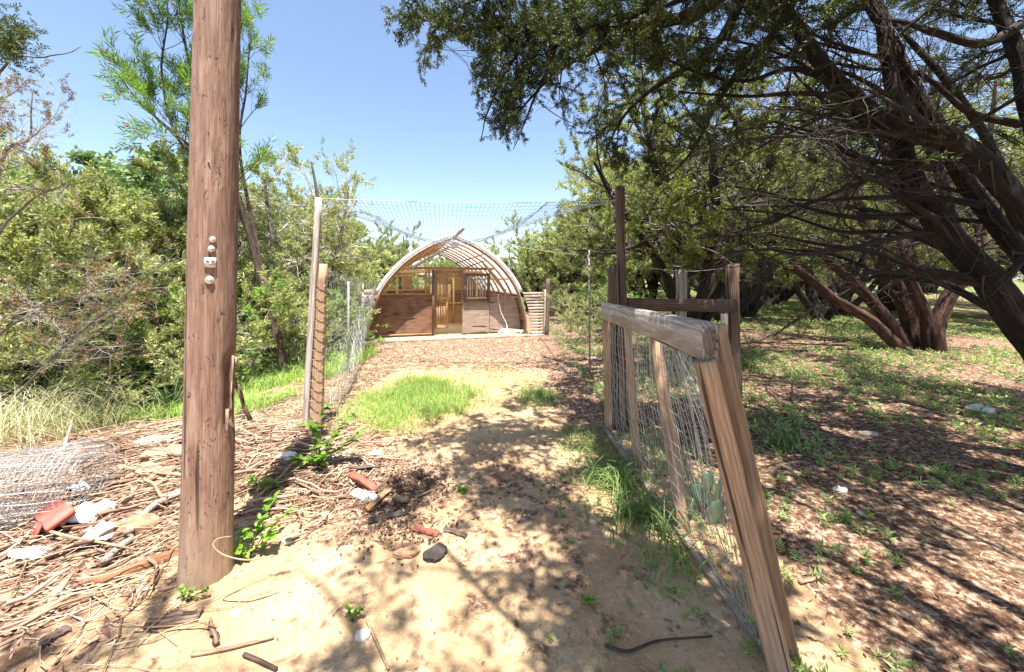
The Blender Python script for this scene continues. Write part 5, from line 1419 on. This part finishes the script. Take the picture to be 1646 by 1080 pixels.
# bright green grass patch
def ell(x, y, cx_, cy_, rx, ry, s=3):
    return np.clip(1.6*(1-((x-cx_)/rx)**2-((y-cy_)/ry)**2)+(fbm(x*s, y*s, s=31)-.47)*2.2, 0, 1)
x, y = scatter(30000, -2.3, .1, 3.8, 7.0, lambda x, y: np.maximum(ell(x, y, -1.25, 5.15, .85, 1.4), .0)**1.5*.6, rng)
V1 = blades(gpos(x, y), .17, .005, rng, .42)
x, y = scatter(9000, -2.0, .6, 3.9, 8.5, lambda x, y: .34*ell(x, y, -.7, 5.6, 1.4, 2.0)+.25*ell(x, y, .3, 5.5, .35, .5), rng)
V2 = blades(gpos(x, y), .10, .005, rng, .5)
Vg, Fg = join_geo([V1, V2])
tag(link('green_grass', mesh_np('green_grass', Vg, Fg), M['grass']), 'patch of fine bright green grass in the middle of the yard', 'grass', kind='stuff')
# grass by gate (broad blades)
def gate_x(y): return 1.03-.0*y
x = rng.normal(.84, .10, 1500); y = rng.uniform(1.9, 3.9, 1500); k = (np.abs(y-2.75+1.2*(x-.9)) < .75*rng.random(1500)+.15) & (x < .97) & (fbm(x*5, y*5, s=33) > .44)
V1 = blades(gpos(x[k], y[k]), .34, .009, rng, .55, 6, 1.3)
x = rng.normal(.75, .16, 900); y = rng.uniform(2.9, 4.2, 900)
V2 = blades(gpos(x, y), .12, .006, rng, .5, 4, .8)
x = rng.normal(.35, .16, 700); y = rng.normal(5.3, .22, 700)
V3 = blades(gpos(x, y), .15, .007, rng, .5, 4, .8)
Vg, Fg = join_geo([V1, V2, V3])
tag(link('long_grass', mesh_np('long_grass', Vg, Fg), M['grass_deep']), 'arching long grass growing along the bottom rail of the gate', 'grass', kind='stuff')
# left bank grass: green
x, y = scatter(30000, -7.5, -2.9, 4.1, 8.5, lambda x, y: .75*sm(.35, .6, fbm(x*.9, y*.9, s=41))*sm(4.0, 4.6, y+.25*(x+3.5)), rng)
V1 = blades(gpos(x, y), .26, .008, rng, .35, 3, .6)
tag(link('bank_grass', mesh_np('bank_grass', *V1), M['grass']), 'bright green grass on the bank behind the debris pile', 'grass', kind='stuff')
# tall dry grass at left
x = rng.normal(-5.1, .45, 750); y = rng.normal(4.1, .35, 750)
V1 = blades(gpos(x, y), .75, .005, rng, .5, 6, .8)
x, y = scatter(3000, -4, -1.5, 3.6, 8.5, lambda x, y: .8*ell(x, y, -2.7, 5.2, .55, 1.6), rng)
V2 = blades(gpos(x, y), .16, .004, rng, .6, 3, .8)
x, y = scatter(4000, -1.9, 1.0, 1.2, 6.5, lambda x, y: .25*sm(.45, .7, fbm(x*1.3, y*1.3, s=51)), rng)
V3 = blades(gpos(x, y), .05, .003, rng, .8, 3, .8)
Vg, Fg = join_geo([V1, V2, V3])
tag(link('dry_grass', mesh_np('dry_grass', Vg, Fg), M['dry_grass']), 'tall straw coloured dry grass at the left edge and thin on the bank', 'grass', kind='stuff')
# right ground cover weeds
x, y = scatter(75000, 1.15, 14, 1.4, 22, lambda x, y: (.04+.96*sm(.41, .53, fbm(x*1.1, y*1.1, s=61)))*np.clip(.34+.14*y-.06*x, .04, 1)*np.clip(5/(y+2), .22, 1)*np.clip(.25+.28*(y-1.5), .3, 1), rng)
p = gpos(x, y); nr = y < 3.2
V1 = join_flat([sprays('weed', p[nr], np.tile([0, 0, 1.], (nr.sum(), 1)), .10, rng, .45), sprays('weedlow', p[~nr], np.tile([0, 0, 1.], ((~nr).sum(), 1)), .10, rng, .45)])
x, y = scatter(9000, 1.3, 9, 1.5, 9, lambda x, y: .30*sm(.5, .62, fbm(x*.8+4, y*.8, s=63)), rng)
V2 = blades(gpos(x, y), .10, .004, rng, .6, 3, .9)
x, y = scatter(2600, .1, 1.3, 1.3, 3.2, lambda x, y: .18*sm(.45, .62, fbm(x*2.5+4, y*2.5, s=64))*sm(-.2, .9, x), rng)
V3 = sprays('weed', gpos(x, y), np.tile([0, 0, 1.], (len(x), 1)), .055, rng, .3)
x = rng.normal(1.12, .05, 60); y = rng.uniform(1.5, 1.8, 60)
V4 = sprays('weed', gpos(x, y), np.tile([0, 0, 1.], (len(x), 1)), .08, rng, .4)
Vg, Fg = join_geo([(V1[0], V1[1][0]), V2, (V3[0], V3[1][0]), (V4[0], V4[1][0])])
tag(link('ground_weeds', mesh_np('ground_weeds', Vg, Fg), M['weed']), 'low feathery green weeds spread over the shaded litter at right', 'weeds', kind='stuff')
# litter
def chips(x, y, L, wd, rng, tilt=.35):
    n = len(x); p = gpos(x, y); p[:, 2] += .006+rng.random(n)*.012
    a = rng.uniform(0, 2*math.pi, n); d = np.stack([np.cos(a), np.sin(a), rng.normal(0, tilt, n)], -1); s = np.stack([-np.sin(a), np.cos(a), rng.normal(0, tilt, n)], -1)
    l = (L*rng.uniform(.4, 1.4, n))[:, None]; w_ = (wd*rng.uniform(.5, 1.5, n))[:, None]
    V = np.stack([p-d*l, p-s*w_*.9, p+d*l, p+s*w_], 1)
    up = np.array([0, 0, 1.])*w_[:, None]*.5
    V = np.concatenate([V, V-up], 1)
    f = np.array([(0, 1, 2, 3), (0, 4, 5, 1), (1, 5, 6, 2), (2, 6, 7, 3), (3, 7, 4, 0)])
    Fq = (f[None]+(np.arange(n)*8)[:, None, None]).reshape(-1, 4)
    return V.reshape(-1, 3), Fq
x, y = scatter(26000, -3.2, 1.3, 4.5, 10.4, lambda x, y: .45*np.clip(sm(6.0, 7.8, y)+.9*sm(.2, .7, x), .03, 1), rng)
c1 = chips(x, y, .028, .009, rng)
x, y = scatter(9000, -2.4, -.3, 2.3, 4.2, lambda x, y: .8*np.exp(-((x+1.1)**2/.25+(y-3.1)**2/.35)), rng)
c2 = chips(x, y, .02, .006, rng)
x, y = scatter(7000, -4.5, -1.7, 1.3, 4.6, lambda x, y: .8+0*x, rng)
c3 = chips(x, y, .022, .006, rng, .5)
x, y = scatter(420, -4.3, -1.75, 1.5, 4.3, lambda x, y: .6+0*x, rng)
c4 = chips(x, y, .07, .020, rng, .3)
x, y = scatter(160, -1.6, -.7, 2.5, 3.4, lambda x, y: .6+0*x, rng)
c5 = chips(x, y, .035, .011, rng, .4)
Vg, Fg = join_geo([c1, c2, c3, c4, c5])
tag(link('wood_mulch', mesh_np('wood_mulch', Vg, Fg), M['chip']), 'reddish brown bark mulch scattered before the coop and around the debris', 'mulch', kind='stuff')
x, y = scatter(17000, 1.1, 9, 1.3, 11, lambda x, y: np.clip(3/(y+.5), .2, 1), rng)
c1 = chips(x, y, .016, .005, rng)
x, y = scatter(5000, -1.6, 1.2, 1.1, 5, lambda x, y: .08+.4*sm(.5, .65, fbm(x*2, y*2, s=71)), rng)
c2 = chips(x, y, .010, .0022, rng)
Vg, Fg = join_geo([c1, c2])
tag(link('leaf_litter', mesh_np('leaf_litter', Vg, Fg), M['litter']), 'brown dry leaf litter under the junipers at right', 'leaf litter', kind='stuff')
# dark crumbled bark and burnt bits round the soil hollow
g = []
for n_, a, b_, sx, sy in ((1300, *G(520, 800)[:2], .10, .09), (900, *G(660, 782)[:2], .10, .07), (500, *G(640, 850)[:2], .15, .10), (300, *G(600, 745)[:2], .14, .07), (200, *G(850, 760)[:2], .3, .25)):
    g.append(chips(rng.normal(a, sx*1.3, n_), rng.normal(b_, sy*1.3, n_), .013, .006, rng, .6))
Vg, Fg = join_geo(g)
mc = leafmat('dark_crumbs', (.035, .02, .014), (.11, .065, .042), (.32, .21, .14), 0, .95, 3)
tag(link('dark_crumbs', mesh_np('dark_crumbs', Vg, Fg), mc), 'dark crumbled bark bits around the hollow on the path', 'debris', kind='stuff')
# pebbles
x, y = scatter(10000, -2.4, 1.3, 1.1, 5.5, lambda x, y: np.clip(2.0/(y+.2), .15, 1)*.9*(.3+.7*sm(.4, .6, fbm(x*2, y*2, s=81))), rng)
import bmesh
bm = bmesh.new(); bmesh.ops.create_icosphere(bm, subdivisions=1, radius=1)
tv = np.array([v.co for v in bm.verts]); tf = np.array([[v.index for v in f.verts] for f in bm.faces]); bm.free()
n = len(x); p = gpos(x, y); s = np.exp(rng.normal(-5.45, .5, n)); sc3 = s[:, None]*rng.uniform(.6, 1.3, (n, 3))*np.array([1, 1, .7])
V = tv[None]*(1+rng.normal(0, .1, (n, len(tv), 1)))*sc3[:, None, :]+p[:, None, :]
Fq = (tf[None]+(np.arange(n)*len(tv))[:, None, None]).reshape(-1, 3)
mp = leafmat('pebbles', (.26, .16, .09), (.44, .31, .18), (.66, .56, .42), 0, .9, 5)
tag(link('gravel', mesh_np('gravel', V.reshape(-1, 3), [Fq], smooth=True), mp), 'tiny tan pebbles in the sandy path', 'gravel', kind='stuff')
# thin sticks in debris
def lay_sticks(n, cx_, cy_, sx, sy, L, r, rng, ang=None, lift=.05):
    x = rng.normal(cx_, sx, n); y = rng.normal(cy_, sy, n)
    a = rng.uniform(0, math.pi, n) if ang is None else rng.normal(ang, .45, n)
    l = L*rng.uniform(.3, 1.4, n); K = 5
    Pn = np.zeros((n, K, 3)); ben = rng.normal(0, .22, (n, K)).cumsum(1)
    aa = a[:, None]+ben
    for k in range(1, K):
        Pn[:, k, 0] = Pn[:, k-1, 0]+np.cos(aa[:, k])*l/(K-1); Pn[:, k, 1] = Pn[:, k-1, 1]+np.sin(aa[:, k])*l/(K-1)
    Pn[..., 0] += x[:, None]; Pn[..., 1] += y[:, None]
    zb = H(Pn[..., 0], Pn[..., 1])
    Pn[..., 2] = zb*.6+zb.mean(1, keepdims=True)*.4+(rng.random((n, 1))**1.5)*lift+rng.normal(0, .006, (n, K))+.006
    keep = (x > -5.5) & (y > 1.0) & ((x < -1.62) | (y > 2.2)) & (x < -.9)
    R = (r*rng.uniform(.4, 1.7, n))[:, None]*np.linspace(1, .55, K)[None]
    return Pn[keep], R[keep]
g = []
for args in ((520, -3.0, 2.9, .75, .55, .32, .0035, .35, .07), (200, -2.4, 2.1, .5, .35, .4, .003, .5, .03), (260, -3.4, 3.6, .6, .35, .4, .005, .3, .10),
             (340, -1.9, 3.3, .28, .45, .35, .004, .9, .06), (160, -1.4, 3.0, .25, .2, .16, .003, None, .04), (300, -2.5, 4.9, .4, .7, .3, .003, .8, .04)):
    n_, a_, b_, c_, d_, L_, r_, an_, li_ = args
    Pn, R = lay_sticks(n_, a_, b_, c_, d_, L_, r_, rng, an_, li_); g.append(tubes(Pn, R, 4))
Vg, Fg = join_geo(g)
tag(link('loose_twigs', mesh_np('loose_twigs', Vg, Fg), M['straw']), 'dense tangle of thin pale twigs and straw over the debris pile', 'twigs', kind='stuff')
g = []
for args in ((380, -2.9, 2.9, .7, .55, .28, .009, .4, .05), (160, -1.9, 3.3, .3, .4, .3, .008, .8, .05), (90, -1.25, 2.95, .3, .25, .13, .006, None, .03)):
    n_, a_, b_, c_, d_, L_, r_, an_, li_ = args
    Pn, R = lay_sticks(n_, a_, b_, c_, d_, L_, r_, rng, an_, li_); g.append(tubes(Pn, R, 5))
Vg, Fg = join_geo(g)
tag(link('brown_sticks', mesh_np('brown_sticks', Vg, Fg), M['chip']), 'brown rotten stick fragments mixed through the debris pile', 'sticks', kind='stuff')

# leafy sprout at the tan post
def sprout(label, base, stems, seed, size=.06, name='leafy_sprout'):
    rng = np.random.default_rng(seed); t = thing(name, label, 'plant', base)
    geo = []; pos = []; ax = []
    for (dx, dy, hh) in stems:
        pts = [(0, 0, 0), (dx*.3, dy*.3, hh*.4), (dx*.75, dy*.7, hh*.8), (dx, dy, hh)]
        c = catmull(pts, 10); geo.append(tubes(c[None], np.linspace(.004, .0018, 10)[None], 5))
        for j in range(3, 10):
            for q in range(2): pos.append(c[j]); ax.append(c[j]-c[j-1]+rng.normal(0, .01, 3))
    V, Fq = join_geo(geo); link('stems', mesh_np('stems', V, Fq, smooth=True), M['twig_brown'], t)
    pos = np.array(pos); ax = np.array(ax); ax /= np.linalg.norm(ax, axis=1, keepdims=True)
    n = len(pos); V = []; Fq = []
    for i in range(n):
        d = ax[i]+rng.normal(0, .8, 3); d[2] = abs(d[2])*.5; d /= np.linalg.norm(d); s = np.cross(d, [0, 0, 1]); s /= np.linalg.norm(s)+1e-6
        u = np.cross(s, d); L = size*rng.uniform(.6, 1.2); b_ = pos[i]
        k = len(V)
        for tt, ww in ((0, .02), (.3, .26), (.6, .3), (.85, .17), (1, .0)):
            m_ = b_+d*L*tt-u*L*.15*tt*tt
            V += [m_-s*L*ww+u*L*ww*.35, m_, m_+s*L*ww+u*L*ww*.35]
        for r_ in range(4):
            a = k+3*r_; Fq += [(a, a+1, a+4, a+3), (a+1, a+2, a+5, a+4)]
    link('leaves', mesh_np('leaves', V, np.array(Fq), smooth=True), M['lime'], t)
    return t
sprout('bright leafy sapling sprouting at the foot of the tan fence post', G(512, 752), [(-.05, -.02, .35), (.04, 0, .5), (.14, -.05, .3), (.02, -.1, .2), (.24, .03, .42), (-.12, -.1, .12), (.1, -.12, .14), (.3, .05, .25)], 1, .075)
sprout('low green leaves beside the right foot of the utility pole', G(400, 896), [(-.05, 0, .14), (.04, .03, .2), (.12, .02, .12), (-.02, -.05, .08), (.18, .08, .22), (.05, .15, .25)], 2, .05)
sprout('small green sprout on the soil right of the pole, higher up', G(420, 800), [(.03, 0, .12), (-.08, .02, .14), (.08, .02, .09)], 3, .05)
sprout('tiny green sprout on the sand near the bottom left', G(300, 968), [(.02, 0, .06), (-.05, .02, .05), (.08, .02, .05)], 4, .025)
sprout('tiny weed sprout on the path left of the gate', G(946, 972), [(.02, 0, .03), (-.02, .01, .025)], 6, .025)
sprout('small dusty weed on the path by the bottom stone', G(566, 1000), [(.02, 0, .05), (-.03, .02, .06), (.04, .02, .05)], 7, .022)
sprout('broad leafed weed beside the soil heap', G(742, 792), [(.02, 0, .03), (-.02, .01, .04), (.03, .02, .03)], 8, .035)
# yucca
yb = gz(-4.35, 4.95, .05)
yu = thing('yucca', 'spiky dark green yucca left of the utility pole on the bank', 'plant', yb)
rng = np.random.default_rng(12)
for k in range(46):
    a = rng.uniform(0, 6.28); el = rng.uniform(.25, 1.45); L = rng.uniform(.4, .62)
    d = np.array([math.cos(a)*math.cos(el), math.sin(a)*math.cos(el), math.sin(el)]); s = np.array([-math.sin(a), math.cos(a), 0])
    V = []
    for tt, ww in ((0, .014), (.3, .018), (.65, .013), (1, .001)):
        c = d*L*tt+np.array([0, 0, -.08*tt*tt]); V += [c-s*ww, c+np.array([0, 0, -.005]), c+s*ww]
    Fq = []
    for r_ in range(3):
        q = 3*r_; Fq += [(q, q+1, q+4, q+3), (q+1, q+2, q+5, q+4)]
    link('leaf', mesh_np('leaf', V, np.array(Fq)), M['yucca'], yu)
# prickly pear behind the gate mesh
pp = thing('prickly_pear', 'small prickly pear cactus behind the wire of the leaning gate', 'cactus', G(1150, 842))
for k, (dx, dy, dz, s, rz, ti) in enumerate([(0, 0, .07, .08, .3, .1), (.03, .02, .2, .075, .8, .3), (-.08, .04, .16, .07, -.5, -.4), (-.05, 0, .27, .06, .2, -.2), (.1, .03, .12, .07, 1.2, .5), (.12, -.02, .22, .05, .3, .3), (-.13, .05, .07, .07, .9, -.7)]):
    bm = bmesh.new(); bmesh.ops.create_icosphere(bm, subdivisions=2, radius=1)
    for v in bm.verts:
        z = v.co.z; v.co = Vector((v.co.x*s*(.8+.2*z), v.co.y*s*.17, z*s*1.25))
    me = bpy.data.meshes.new('pad'); bm.to_mesh(me); bm.free()
    for pz in me.polygons: pz.use_smooth = True
    o = link('pad', me, M['cactus'], pp, (dx, dy, dz)); o.rotation_euler = (0.1, ti, rz)
# low yucca-like clump right of the fence frame
for (px, py, lab, sd_) in ((1200, 590, 'grassy dark clump at the foot of the corner fence post', 1), (1262, 720, 'tuft of long grass in the litter right of the leaning gate', 2), (1160, 620, 'grass tuft behind the far stud of the gate', 3)):
    rng = np.random.default_rng(sd_); b_ = G(px, py)
    pos = rng.normal(0, .05, (70, 3)); pos[:, 2] = 0
    V, Fq = blades(pos, .28, .010, rng, .6, 5, 1.0)
    tag(link('grass_tuft', mesh_np('grass_tuft', V, Fq), M['grass_deep'], None, b_), lab, 'grass tuft')
for o in COL.objects:
    if '_abs' in o: del o['_abs']
